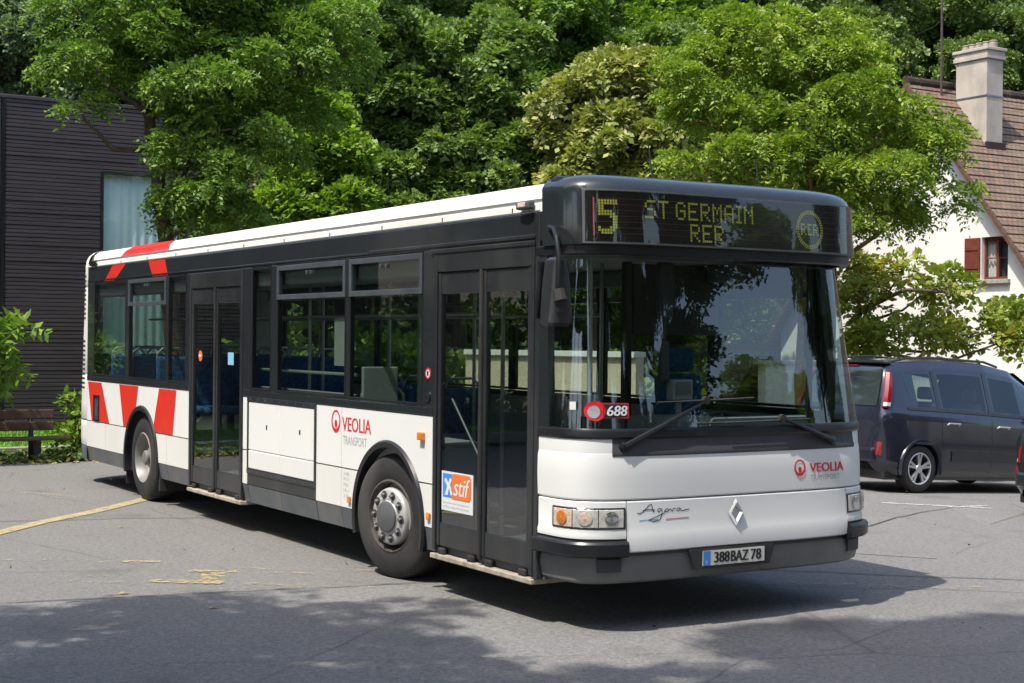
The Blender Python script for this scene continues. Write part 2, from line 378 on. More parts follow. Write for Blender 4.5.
def flat_poly(name, mat, pts, dz, sub=0, kind='structure'):
    mb = MB(); mb.add([(x, y, gz(x, y)+dz) for x, y in pts], [tuple(range(len(pts)))]); o = mb.build(name, mat); tag(o, kind=kind); return o
def line_strip(name, mat, pts, w, dz):
    mb = MB(); L = []; Rr = []
    dense = []
    for a, b in zip(pts[:-1], pts[1:]):
        n = max(2, int((Vector(b)-Vector(a)).length/.5))
        dense += [tuple(Vector(a).lerp(Vector(b), i/n)) for i in range(n)]
    dense.append(tuple(pts[-1]))
    for i, p in enumerate(dense):
        d = (Vector(dense[min(i+1, len(dense)-1)])-Vector(dense[max(i-1, 0)])).normalized(); nrm = Vector((-d.y, d.x))*w/2
        L.append((p[0]+nrm.x, p[1]+nrm.y, gz(p[0], p[1])+dz)); Rr.append((p[0]-nrm.x, p[1]-nrm.y, gz(p[0], p[1])+dz))
    mb.grid([L, Rr]); o = mb.build(name, mat); tag(o, kind='structure'); return o

# ================================================================== THE BUS
W = 2.55; YF = .56; YR = 11.0
bus = empty('city_bus', (W/2, 5.9, 0), 'white single-deck city bus with dark window band and amber route display, parked across the lot', 'bus')
_t = np.linspace(0, math.pi, 181)
def plan(a, b, p):
    x = W/2-a*np.sign(np.cos(_t))*np.abs(np.cos(_t))**(2/p); y = b*np.abs(np.sin(_t))**(2/p); return x, y
FX, _fy = plan(W/2, YF, 4.6); FYv = YF-_fy
_d = np.concatenate([[0], np.cumsum(np.hypot(np.diff(FX), np.diff(FYv)))]); FL = _d[-1]
def arc(s):      # arc length -> x, y, normal
    x = np.interp(s, _d, FX); y = np.interp(s, _d, FYv); e = .01
    dx = np.interp(min(s+e, FL), _d, FX)-np.interp(max(s-e, 0), _d, FX); dy = np.interp(min(s+e, FL), _d, FYv)-np.interp(max(s-e, 0), _d, FYv)
    l = math.hypot(dx, dy); return x, y, dy/l, -dx/l
def s_of_x(x): return float(np.interp(x, FX, _d))
def rake(z): return .05*max(0., z-1.3)/1.5 + .02*max(0, .6-z)
def F(s, z, out=0.):
    x, y, nx, ny = arc(s); x = x+nx*out; return (x-.066*max(0., z-.6)*max(0., x)/W, y+ny*out+rake(z), z)
def FXZ(x, z, out=0.): return F(s_of_x(x), z, out)
def front_panel(mb, s0, s1, z0, z1, out=0., thick=.025, n=None, zprof=None):
    """curved panel; zprof: list of (z, extra out)"""
    n = n or max(2, int((s1-s0)/.05)); ss = np.linspace(s0, s1, n+1)
    prof = zprof or [(z0, -.006), (z0+.008, 0), (z1-.008, 0), (z1, -.006)]
    rows = [[F(s, z, out+e) for s in ss] for z, e in prof]
    back = [[F(s, z, out-thick) for s in ss] for z in (prof[-1][0], prof[0][0])]
    mb.grid(rows+back+[rows[0]])
    for k in (0, -1):
        e = [r[k] for r in rows]+[b[k] for b in back]; mb.add(e, [tuple(range(len(e)))])
    return mb
SX = {'door': (0., -1), 'street': (W, 1)}
def P(side, y, z, out=0.): x, d = SX[side]; return (x+d*out, y, z)
def sbox(mb, side, y0, y1, z0, z1, o0=-.03, o1=0., bev=.004):
    return mb.box(P(side, y0, z0, o0), P(side, y1, z1, o1), bev)
def spanel(mb, side, y0, y1, z0, z1, arch=None, out=0., thick=.03, inset_bottom=0.):
    """flat side panel with an optional wheel arch cut (cy, cz, r)"""
    ys = [y0, y1]
    if arch:
        cy, cz, r = arch; ys = sorted(set([y0, y1]+[min(y1, max(y0, cy+r*math.sin(a))) for a in np.linspace(-math.pi/2, math.pi/2, 49)]))
    def low(y):
        if arch and abs(y-arch[0]) < arch[2]: return max(z0, arch[1]+math.sqrt(arch[2]**2-(y-arch[0])**2))
        return z0
    for a, b in zip(ys[:-1], ys[1:]):
        if b-a < 1e-5: continue
        la, lb = low(a+1e-6), low(b-1e-6)
        if la >= z1 and lb >= z1: continue
        la, lb = min(la, z1), min(lb, z1)
        q = [(a, la), (b, lb), (b, z1), (a, z1)]
        mb.add([P(side, y, z, out-(inset_bottom if z < z0+.01 else 0)) for y, z in q]+[P(side, y, z, out-thick) for y, z in q],
               [(0, 1, 2, 3), (7, 6, 5, 4), (0, 4, 5, 1), (2, 6, 7, 3)]+([(0, 3, 7, 4)] if a == y0 else [])+([(1, 5, 6, 2)] if b == y1 else []))
    return mb
AF = (2.71, .46, .565); AR = (8.83, .46, .565)
DOORF = (.61, 1.97); DOORM = (5.75, 7.23)

# --- lower body: skirts and white panels
UPPER = []
def skirt_piece(side, a, b, arch=None):
    m = MB(); spanel(m, side, a, b, .30, .468, arch, out=-.004, inset_bottom=.03); m.build('skirt', 'skirt', bus)
def lower_run(side, y0, y1, arch=None, cuts=()):
    e = [y0]+list(cuts)+[y1]
    for a, b in zip(e[:-1], e[1:]):
        a += .003; b -= .003
        for a2, b2 in (((a, arch[0]), (arch[0], b)) if arch and a < arch[0] < b else ((a, b),)):
            skirt_piece(side, a2, b2, arch); m = MB(); spanel(m, side, a2, b2, .474, .785, arch); m.build('lower_panel', 'white_low', bus)
        m = MB(); spanel(m, side, a, b, .797, 1.285, arch); UPPER.append(m.build('side_panel', 'white', bus))
lower_run('door', 1.99, 3.55, AF); lower_run('door', 3.55, 4.05); lower_run('door', 5.62, 5.74)
skirt_piece('door', 4.06, 4.83); skirt_piece('door', 4.836, 5.61)
lower_run('door', 7.25, 10.2, AR, (7.95,)); lower_run('door', 10.2, YR)
lower_run('street', .56, 2.0); lower_run('street', 2.0, 3.4, AF)
for a, b in zip((3.4, 4.8, 6.2, 7.6), (4.8, 6.2, 7.6, 8.1)): lower_run('street', a, b)
lower_run('street', 8.1, 9.6, AR); lower_run('street', 9.6, YR)
up_o = UPPER[0]
# hatch with two flaps
h = MB(); sbox(h, 'door', 4.05, 5.62, 1.25, 1.295, -.03, .010); sbox(h, 'door', 4.05, 5.62, .575, .62, -.03, .010)
sbox(h, 'door', 4.05, 4.085, .62, 1.25, -.03, .010); sbox(h, 'door', 5.59, 5.62, .62, 1.25, -.03, .008)
sbox(h, 'door', 4.05, 5.62, .474, .575, -.03, 0)
hf = h.build('battery_hatch', 'satin', bus)
for y0, y1 in ((4.09, 4.835), (4.841, 5.585)):
    a = MB(); sbox(a, 'door', y0, y1, .80, 1.245, -.02, .004, .006); a.build('hatch_flap', 'white', hf)
    a = MB(); sbox(a, 'door', y0, y1, .625, .795, -.02, .006, .008); a.build('hatch_flap', 'white_low', hf)
    a = MB(); c = P('door', y0+.30, 1.03, .006); a.box((c[0]-.003, c[1]-.012, c[2]-.02), (c[0]+.004, c[1]+.012, c[2]+.02), .003); a.build('latch', 'satin', hf)
r_ = MB()
for k in range(9):
    for z in (1.272, .598):
        r_.lathe(P('door', 4.13+k*.175, z, .010), (-1, 0, 0), [(.007, 0), (.006, .003), (.0005, .004)], 8)
r_.build('rivets', 'alu', hf)
# black groove behind the seams and the core of the wall
g = MB()
for side in SX:
    for y0, y1 in (((1.98, 2.14), (3.30, 5.74), (7.24, 8.25), (9.42, YR)) if side == 'door' else ((.58, 2.1), (3.3, 8.2), (9.42, YR))):
        g.box(P(side, y0, .33, -.034), P(side, y1, 1.30, -.06))
    for y0, y1 in ((2.14, 3.30), (8.25, 9.42)): g.box(P(side, y0, 1.06, -.034), P(side, y1, 1.30, -.06))
g.build('inner_wall', 'interior', bus)
# wheel arch trims and wheel boxes
for side in SX:
    for cy, cz, r in (AF, AR):
        m = MB(); rows = []
        for rr, o in ((r-.012, -.05), (r-.012, .016), (r+.03, .020), (r+.045, .002), (r+.045, -.03)):
            rows.append([P(side, cy+rr*math.cos(a), cz+rr*math.sin(a), o) for a in np.linspace(R(-17), R(197), 50)])
        m.grid(rows); m.build('wheel_arch_trim', 'black', bus, smooth=True)
        m = MB(); rows = [[P(side, cy+(r-.004)*math.cos(a), cz+(r-.004)*math.sin(a), o) for a in np.linspace(R(-17), R(197), 40)] for o in (-.02, -.46)]
        m.grid(rows); m.add(rows[1], [tuple(range(40))]); m.build('wheel_box', 'interior_dark', bus)
# dark band above the white panels, pillars, cantrail
bd = MB()
for side in SX:
    if side == 'door':
        for y0, y1 in ((1.99, 5.74), (7.25, YR)): sbox(bd, side, y0, y1, 1.292, 1.352, -.05, .006)
        for y0, y1 in ((1.975, 2.15), (3.42, 3.48), (4.93, 5.06), (5.54, 5.745), (7.235, 7.345), (7.93, 7.98), (9.32, 9.42), (10.72, YR)):
            sbox(bd, side, y0, y1, 1.354, 2.50, -.05, .003)
        sbox(bd, side, .465, YR, 2.50, 2.685, -.06, .000, .006)
    else:
        sbox(bd, side, .58, YR, 1.292, 1.352, -.05, .006)
        for y0, y1 in ((.50, .60), (1.80, 1.92), (3.42, 3.50), (4.95, 5.03), (6.45, 6.55), (7.95, 8.03), (9.45, 9.53), (10.75, YR)):
            sbox(bd, side, y0, y1, 1.354, 2.50, -.05, .003)
        sbox(bd, side, YF, YR, 2.50, 2.685, -.06, .000, .006)
bd.build('window_band', 'band', bus)
rl = MB(); rl.box(P('door', .60, 2.52, 0), P('door', 3.05, 2.545, .014), .005); rl.box(P('door', .60, 2.475, .0), P('door', 2.02, 2.505, .02), .006)
rl.build('rain_gutter', 'satin', bus)
gl_ = MB(); gl_.box(P('door', 3.06, 2.518, 0), P('door', YR, 2.532, .008), .003); gl_.build('gutter', 'band', bus)

# --- windows
def pane(name, side, y0, y1, z0, z1, out=.0, mat='bus_glass', parent=None):
    m = MB(); m.add([P(side, y0, z0, out), P(side, y1, z0, out), P(side, y1, z1, out), P(side, y0, z1, out)], [(0, 1, 2, 3)]); return m.build(name, mat, parent or bus)
def frame_ring(mb, side, y0, y1, z0, z1, w, o0, o1):
    sbox(mb, side, y0, y1, z0, z0+w, o0, o1, .003); sbox(mb, side, y0, y1, z1-w, z1, o0, o1, .003)
    sbox(mb, side, y0, y0+w, z0+w+.0005, z1-w-.0005, o0, o1, .003); sbox(mb, side, y1-w, y1, z0+w+.0005, z1-w-.0005, o0, o1, .003)
def side_window(side, y0, y1, hopper=True):
    m = MB(); frame_ring(m, side, y0+.004, y1-.004, 1.357, 2.495, .022, -.03, .004); fr = m.build('window', 'black', bus)
    top = 2.19 if hopper else 2.475
    pane('pane', side, y0+.026, y1-.026, 1.379, top, .001, parent=fr)
    if hopper:
        m = MB(); frame_ring(m, side, y0+.008, y1-.008, 2.19, 2.49, .042, -.03, .014); hp = m.build('hopper_frame', 'alu', fr)
        pane('hopper_pane', side, y0+.05, y1-.05, 2.232, 2.448, .004, parent=fr)
        m = MB()
        for dy in (-.045, .045):
            c = P(side, (y0+y1)/2+dy, 2.43, .012); m.box((c[0]-.012, c[1]-.012, c[2]-.03), (c[0]+.012, c[1]+.012, c[2]), .004)
        m.build('catch', 'alu', fr)
side_window('door', 2.15, 3.42); side_window('door', 3.48, 4.93); side_window('door', 5.06, 5.54, False)
side_window('door', 7.345, 7.93, False); side_window('door', 7.98, 9.32); side_window('door', 9.42, 10.72, False)
side_window('street', .60, 1.80, True)
for a, b in ((1.92, 3.42), (3.50, 4.95), (5.03, 6.45), (6.55, 7.95), (8.03, 9.45), (9.53, 10.75)): side_window('street', a, b, a < 8)

# --- doors: two leaves each
def door(y0, y1, name):
    m = MB()
    sbox(m, 'door', y0, y0+.045, .32, 2.50, -.06, .012, .006); sbox(m, 'door', y1-.045, y1, .32, 2.50, -.06, .012, .006)
    sbox(m, 'door', y0+.046, y1-.046, 2.34, 2.497, -.06, .010, .006)
    d = m.build(name, 'satin', bus)
    mid = (y0+y1)/2
    for k, (a, b) in enumerate(((y0+.05, mid-.012), (mid+.012, y1-.05))):
        m = MB(); w = .038
        sbox(m, 'door', a, a+w, .36, 2.335, -.045, .002, .006); sbox(m, 'door', b-w, b, .36, 2.335, -.045, .002, .006)
        sbox(m, 'door', a+w+.001, b-w-.001, .36, .53, -.045, -.004, .006); sbox(m, 'door', a+w+.001, b-w-.001, 2.18, 2.335, -.045, -.004, .006)
        lf = m.build('door_leaf', 'satin', d)
        m = MB(); m.add([P('door', a+w, .53, -.012), P('door', b-w, .53, -.012), P('door', b-w, 2.18, -.012), P('door', a+w, 2.18, -.012)], [(0, 1, 2, 3)])
        m.build('door_glass', 'door_glass', d)
        if name == 'front_door' and k == 1:
            m = MB(); m.tube([P('door', b-w-.02, 1.42, -.09), P('door', a+w+.02, .92, -.09)], .009, 8); m.build('grab_handle', 'bumper', d)
    m = MB(); m.tube([P('door', mid, .34, .006), P('door', mid, 2.34, .006)], .016, 8); m.build('door_seal', 'rubber', d)
    m = MB(); sbox(m, 'door', y0-.01, y1+.01, .262, .298, -.30, .022, .006); sl = m.build('door_sill', 'sill', d)
    for c in (y0+.10, mid-.14, mid+.10, y1-.16):
        m = MB(); m.box(P('door', c, .298, -.03), P('door', c+.09, .345, .004), .012); m.build('door_shoe', 'rubber', d)
    return d
df = door(*DOORF, 'front_door'); dm = door(*DOORM, 'middle_door')
# no-entry disc and blue notice on the middle door, notice plate on the front door
m = MB(); m.lathe(P('door', 6.92, 1.655, .0), (-1, 0, 0), [(.055, 0), (.0005, .001)], 24); ne = m.build('no_entry_sticker', 'sign_orange', dm)
m = MB(); sbox(m, 'door', 6.885, 6.955, 1.645, 1.668, .002, .003, 0); m.build('sticker_bar', 'sign_white', ne)
m = MB(); sbox(m, 'door', 6.02, 6.17, 1.58, 1.70, -.011, -.009, 0); m.build('notice', 'light_blue', dm)
DT = lambda o: (lambda u, v, dd=0.: P('door', -u, v, o+dd))     # text on the door side: u runs towards the front
sp = MB(); sp.box(P('door', 1.405, .625, -.010), P('door', 1.855, .905, -.005), .0); sg = sp.build('fare_sign', 'sign_white', df)
m = MB(); m.prism([(-1.835, .72), (-1.70, .72), (-1.655, .89), (-1.835, .89)], DT(0), -.0045, -.0035); m.build('blue_field', 'sign_blue', sg)
m = MB(); pts = [(-1.70, .715), (-1.455, .715), (-1.43, .74), (-1.43, .875), (-1.45, .895), (-1.68, .895), (-1.70, .87)]; m.prism(pts, DT(0), -.003, -.002); m.build('orange_field', 'sign_orange', sg)
m = MB(); put_text(m, 'stif', .2, DT(-.0012), -1.675, .74, width=.23, height=.13, shear=.25, bold=.006); m.build('sign_word', 'sign_white', sg)
m = MB(); m.prism([(-1.80, .735), (-1.76, .735), (-1.74, .79), (-1.715, .735), (-1.69, .745), (-1.725, .81), (-1.70, .85), (-1.73, .86), (-1.75, .825), (-1.79, .86), (-1.81, .84), (-1.77, .80)], DT(0), -.0018, -.001); m.build('white_figure', 'sign_white', sg)
m = MB(); put_text(m, 'Syndicat des transports', .03, DT(-.0042), -1.83, .672, width=.37, height=.016); put_text(m, "d'Ile-de-France", .03, DT(-.0042), -1.83, .645, width=.37, height=.016); m.build('small_print', 'logo_grey', sg)
# round badge and button on the post behind the front door
m = MB(); m.lathe(P('door', 2.06, 1.60, .004), (-1, 0, 0), [(.042, 0), (.042, .003), (.03, .003)], 24); bg_ = m.build('round_badge', 'logo_red', bus)
m = MB(); m.disc(P('door', 2.06, 1.60, .0065), (-1, 0, 0), .03, 20); m.build('badge_face', 'sign_white', bg_)
m = MB(); m.box(P('door', 2.05, 1.585, .0068), P('door', 2.072, 1.618, .009)); m.build('badge_mark', 'ink', bg_)
m = MB(); m.lathe(P('door', 2.06, 1.43, .004), (-1, 0, 0), [(.04, 0), (.04, .008), (.03, .010), (.0005, .004)], 24); m.build('door_button', 'black', bus)

# --- side lamps, marks
def lamp_block(y, z, w, hgt, mat='amber', out=.02):
    m = MB(); m.box(P('door', y-w/2, z-hgt/2, .0), P('door', y+w/2, z+hgt/2, out), .008); return m.build('side_lamp', mat, bus)
lb = lamp_block(2.14, 1.135, .075, .06, 'amber', .035); lamp_block(2.03, .555, .05, .055); lamp_block(3.38, .545, .05, .055)
m = MB(); m.box(P('door', .62, 2.71, .0), P('door', .79, 2.765, .05), .012); rm = m.build('roof_marker_lamp', 'hub', bus)
m = MB(); m.box(P('door', .66, 2.722, .049), P('door', .75, 2.755, .06), .008); m.build('marker_lens', 'amber_pale', rm)
DL = DT(.0012)
def ring_logo(mb, fn, cu, cv, r):
    a = np.linspace(0, 2*math.pi, 41); oc = .0
    o_ = [fn(cu+r*math.cos(t), cv+r*1.08*math.sin(t)) for t in a]; i_ = [fn(cu+oc+r*.74*math.cos(t), cv+r*.1+r*.78*math.sin(t)) for t in a]
    mb.grid([o_, i_])
    k = np.linspace(0, 2*math.pi, 25)[:-1]; pts = [fn(cu+r*.30*math.cos(t), cv-r*.28+r*.34*math.sin(t)*(1.3 if math.sin(t) > 0 else 1)) for t in k]; mb.add(pts, [tuple(range(24))])
m = MB(); ring_logo(m, DL, -3.66, 1.165, .088); put_text(m, 'VEOLIA', .14, DL, -3.54, 1.095, width=.53, height=.115, bold=.008); lg = m.build('operator_logo', 'logo_red', bus)
m = MB(); put_text(m, 'TRANSPORT', .08, DL, -3.52, .985, width=.44, height=.072); m.build('logo_word', 'logo_grey', lg)
m = MB()
for k in range(5): put_text(m, ['3t 500', 'PV 11', 'PTAC', '18 t', '2.50'][k], .03, DT(.001), -3.50, .735-k*.045, width=.10, height=.026)
m.build('weight_marks', 'logo_grey', bus)
# red swoosh stripes at the rear quarter
def quad_side(mb, pts, o0=.0008, o1=.0022):
    # clip a slanted band at the rear arch by sampling rows
    (a0, zt), (a1, _), (b1, zb), (b0, _) = pts
    zs = np.linspace(zb, zt, 26)
    for z0, z1 in zip(zs[:-1], zs[1:]):
        f = lambda z, t, b: b+(t-b)*(z-zb)/(zt-zb)
        q = []
        for z in (z0, z1):
            l, r2 = f(z, a0, b0), f(z, a1, b1)
            if (z-AR[1]) < AR[2]+.05:
                dd = math.sqrt(max(0, (AR[2]+.047)**2-(z-AR[1])**2))
                if l < AR[0] < r2 or (AR[0]-dd < l < AR[0]+dd) or (AR[0]-dd < r2 < AR[0]+dd):
                    if (l+r2)/2 < AR[0]: r2 = min(r2, AR[0]-dd)
                    else: l = max(l, AR[0]+dd)
            q.append((l, max(r2, l)))
        (l0, h0), (l1, h1) = q
        if h0-l0 < 1e-4 and h1-l1 < 1e-4: continue
        mb.add([P('door', l0, z0, o1), P('door', h0, z0, o1), P('door', h1, z1, o1), P('door', l1, z1, o1)], [(0, 1, 2, 3)])
# (y at top front, y at top rear), bottoms
for tl, tr, br, bl in (((10.96, 1.275), (10.38, 1.275), (10.05, .80), (10.79, .80)), ((9.66, 1.28), (8.94, 1.28), (9.10, .80), (9.49, .80)), ((8.21, 1.28), (7.64, 1.28), (7.75, .80), (8.42, .80))):
    stripes = MB(); quad_side(stripes, (tl, tr, br, bl) if tl[0] < tr[0] else (tr, tl, bl, br)); stripes.build('red_stripe', 'red', bus)

for pts in ([(10.29, 2.505), (9.89, 2.505), (9.44, 2.683), (9.96, 2.683)], [(8.46, 2.505), (7.95, 2.505), (8.05, 2.683), (8.62, 2.683)]):
    m = MB(); m.add([P('door', y, z, .0018) for y, z in pts], [(0, 1, 2, 3)]); m.build('red_cantrail_stripe', 'red', bus)
# engine flap handle recess
m = MB(); frame_ring(m, 'door', 10.46, 10.70, .80, 1.12, .03, -.01, .012); fh = m.build('flap_handle', 'black', bus)
m = MB(); m.box(P('door', 10.49, .83, .001), P('door', 10.67, 1.09, .003)); m.build('recess', 'interior_dark', fh)
m = MB(); m.box(P('door', 10.54, .86, .003), P('door', 10.60, 1.0, .012), .004); m.build('lock', 'alu', fh)

# --- roof: white coving and roof skin, running the length of the bus
RP = [(0.0, 2.688), (.004, 2.735), (.055, 2.742), (.062, 2.775), (.075, 2.79), (.085, 2.845), (.14, 2.89), (.26, 2.91), (.55, 2.93), (W/2, 2.938)]
RP = RP+[(W-x, z) for x, z in RP[-2::-1]]
def roof_at(x): return float(np.interp(x, [p[0] for p in RP], [p[1] for p in RP]))
m = MB(); m.grid([[(x, y, z) for x, z in RP] for y in [.465]+rng(.8, 11.1, .5)]); rf = m.build('roof', 'roof_white', bus, smooth=True, angle=40)
m = MB(); L_ = rng(.9, 10.6, .97)
for y in L_: m.box((-.004, y, 2.70), (.001, y+.006, 2.733))
m.build('coving_joint', 'satin', rf)
m = MB(); m.box((.050, .56, 2.774), (.0635, 11.05, 2.782)); m.box((-.003, .56, 2.694), (.003, 11.0, 2.700)); m.build('coving_groove', 'bumper', rf)
m = MB()   # red film over the roof edge at the rear
top = [(0, 2.69), (.006, 2.737), (.057, 2.745), (.065, 2.777), (.077, 2.793), (.087, 2.848), (.142, 2.893), (.27, 2.914)]
ya = [9.45, 9.50, 9.62, 9.90, 9.86, 9.72, 9.6, 9.4]; yb = [8.14]*8
rowa = [[(x-.002, ya[i]+(yb[i]-ya[i])*f, z+.003) for i, (x, z) in enumerate(top) if i >= 3] for f in np.linspace(0, 1, 8)]
m.grid(rowa); m.build('red_roof_film', 'red', rf, smooth=True)
m = MB(); m.box((.8, 3.6, 2.90), (1.64, 4.5, 2.935), .015); m.build('roof_hatch', 'roof_white', rf)

# --- rear end
def rearpt(th, z, out=0.):
    b = .93-.42*max(0, z-.9)/1.9 - .10*max(0, .62-z)/.32; a = W/2+out*1.0; p = 2.9
    x = W/2-a*np.sign(math.cos(th))*abs(math.cos(th))**(2/p); y = YR+(b+out)*abs(math.sin(th))**(2/p)
    return (x, y, z)
TH = np.concatenate([np.linspace(0, .5, 14)[:-1], np.linspace(.5, math.pi-.5, 22), np.linspace(math.pi-.5, math.pi, 14)[1:]])
def rear_band(name, mat, z0, z1, th=TH, out=0., parent=None):
    m = MB(); m.grid([[rearpt(t, z, out+(-.006 if k in (0, 5) else 0)) for t in th] for k, z in enumerate([z0, z0+.01, z0+(z1-z0)*.35, z0+(z1-z0)*.7, z1-.01, z1])])
    return m.build(name, mat, parent or bus, smooth=True)
rear_band('rear_skirt', 'skirt', .30, .468); rear_band('rear_bumper', 'white_low', .474, .785)
rp = rear_band('rear_panel', 'white', .797, 1.36); rear_band('rear_top_panel', 'white', 2.45, 2.74)
m = MB(); m.grid([[rearpt(t, z, o) for t in TH] for z, o in ((2.738, -.002), (2.79, -.012), (2.84, -.04), (2.88, -.09), (2.91, -.18))])
ring = [rearpt(t, 2.91, -.18) for t in TH]; m.add(ring+[(W/2, 10.9, 2.935)], [(i, i+1, len(ring)) for i in range(len(ring)-1)])
m.build('rear_roof_cap', 'roof_white', bus, smooth=True)
rear_band('rear_corner', 'white', 1.36, 2.45, TH[:16]); rear_band('rear_corner', 'white', 1.36, 2.45, TH[-16:])
m = MB(); m.grid([[rearpt(t, z, -.01) for t in TH[15:-15]] for z in (1.36, 1.9, 2.45)]); m.build('rear_window', 'bus_glass', bus)
m = MB()
for z in np.arange(1.18, 2.62, .058):
    for rngt in (np.linspace(.055, .30, 6),):
        if abs(z-1.9) < .10: continue
        m.grid([[rearpt(t, zz, .002) for t in rngt] for zz in (z, z+.027)])
        m.grid([[rearpt(math.pi-t, zz, .002) for t in rngt] for zz in (z, z+.027)])
m.build('grille_slots', 'interior_dark', bus)
for t0 in (.55, math.pi-.55):
    m = MB(); m.grid([[rearpt(t, z, .012) for t in np.linspace(t0-.05, t0+.05, 4)] for z in (.86, 1.02, 1.18)]); m.build('tail_lamp', 'lens_red', bus)
m = MB(); m.box(P('door', 10.62, 2.705, 0), P('door', 10.86, 2.765, .03), .008); m.build('rear_marker_lamp', 'black', bus)
m = MB(); m.box((.02, 8.24-.02, .16), (.34, 8.26, .36), .004); m.box((.02, 9.42, .14), (.34, 9.44, .36), .004); m.build('mud_flap', 'rubber', bus)

# --- front: bumper, lower panels, lamps
c0, c1 = s_of_x(.33), s_of_x(W-.33)
m = MB(); front_panel(m, 0.0, FL, .315, .50, -.03, .06, zprof=[(.315, -.05), (.335, -.01), (.42, .012), (.49, .0), (.52, -.03)]); bu = m.build('bumper', 'bumper', bus, smooth=True)
for a, b in ((0.0, c0), (c1, FL)):
    m = MB(); front_panel(m, a, b, .485, .60, .0, .05, zprof=[(.488, -.01), (.495, .030), (.512, .048), (.578, .048), (.592, .038), (.60, .0)]); m.build('bumper_corner', 'black', bu, smooth=True)
    a2, b2 = (c0-.19, c0-.03) if a == 0 else (c1+.03, c1+.19)
    m = MB(); front_panel(m, a2, b2, .395, .485, -.01, .03, zprof=[(.395, -.01), (.40, .006), (.48, .006), (.485, -.01)]); m.build('fog_lamp_blank', 'interior_dark', bu)
fl = MB(); front_panel(fl, c0+.004, c1-.004, .52, .845, 0, .03, zprof=[(.515, -.02), (.527, .008), (.60, .012), (.64, .006), (.70, 0), (.838, 0), (.845, -.006)])
fp = fl.build('front_flap', 'white', bus, smooth=True)
for a, b in ((0.012, c0-.004), (c1+.004, FL-.012)):
    m = MB(); front_panel(m, a, b, .60, .845, 0, .03, zprof=[(.603, -.008), (.61, .006), (.64, .008), (.665, 0), (.838, 0), (.845, -.006)]); hp = m.build('headlamp_panel', 'white', bus, smooth=True)
    sA, sB = s_of_x(.006)-.02, s_of_x(.31)
    e = (sA-.03, sB) if a < 1 else (FL-sB, FL-sA+.03)
    m = MB(); front_panel(m, e[0]-.012, e[1]+.012, .668, .806, .0055, .02); hl = m.build('headlamp', 'black', hp)
    w = (e[1]-e[0])/3
    for k in range(3):
        kk = k if a < 1 else 2-k
        matn = ['amber_pale', 'silver_lamp', 'silver_lamp'][kk]
        m = MB(); front_panel(m, e[0]+k*w+.003, e[0]+(k+1)*w-.003, .676, .798, .008, .015); m.build(['indicator_lens', 'side_light', 'main_beam'][kk], matn, hl)
        sc_ = e[0]+(k+.5)*w; x, y, nx, ny = arc(sc_)
        m = MB(); m.lathe((x+nx*.012, y+ny*.012, .737), (nx, ny, 0), [(.045, 0), (.034, .003), (.018, .001), (.0005, .005)], 20)
        m.build('reflector', ['amber', 'amber_pale', 'chrome'][kk], hl, smooth=True)
    m = MB(); m.grid([[F(s, z, .022) for s in np.linspace(e[0], e[1], 8)] for z in (.676, .798)]); m.build('lamp_cover', 'lamp_glass', hl)
# upper front panel with the wiper trough
m = MB(); front_panel(m, .0, FL, .852, 1.15, 0, .03, zprof=[(.852, -.008), (.862, 0), (1.0, .004), (1.12, .002), (1.15, -.004)]); up_f = m.build('front_panel', 'white', bus, smooth=True)
ta, tb = s_of_x(.235), s_of_x(W-.21)
for a, b in ((0., ta), (tb, FL)):
    m = MB(); front_panel(m, a, b, 1.15, 1.275, -.002, .03, zprof=[(1.1505, -.002), (1.22, -.002), (1.262, -.006)]); m.build('front_panel_corner', 'white', bus, smooth=True)
m = MB(); front_panel(m, ta, tb, 1.125, 1.235, .006, .03, zprof=[(1.125, -.008), (1.132, .000), (1.15, .002), (1.165, -.006), (1.235, -.012), (1.25, .0)]); tr_ = m.build('wiper_trough', 'interior_dark', bus, smooth=True)
m = MB(); front_panel(m, .0, FL, 1.236, 1.30, .004, .05, zprof=[(1.236 , -.006), (1.25, .004), (1.285, .004), (1.302, -.006)]); m.build('windscreen_seal', 'black', bus, smooth=True)
# corner posts beside the windscreen
pA = .125
for a, b in ((-.0, pA), (FL-.10, FL)):
    m = MB(); front_panel(m, a, b, 1.30, 2.42, .0, .05, zprof=[(1.30, 0), (1.5, 0), (1.8, 0), (2.1, 0), (2.43, 0)]); m.build('corner_post', 'band', bus, smooth=True)
m = MB(); m.box((-.006, YF-.002, .30), (.035, YF+.05, 2.68), .008); m.build('door_post', 'satin', bus)
m = MB(); m.box((W-.215, YF-.002, .30), (W-.17, YF+.03, 2.68), .008); m.build('street_post', 'satin', bus)
m = MB(); ss = np.linspace(pA, FL-.10, 60); m.grid([[F(s, z, -.004-.10*(z-1.3)/1.12) for s in ss] for z in np.linspace(1.30, 2.42, 10)]); ws = m.build('windscreen', 'wind_glass', bus, smooth=True)
m = MB(); front_panel(m, .0, FL, 2.40, 2.46, .004, .06, zprof=[(2.395, -.01), (2.405, .004), (2.455, .004), (2.465, -.006)]); m.build('windscreen_header', 'black', bus, smooth=True)
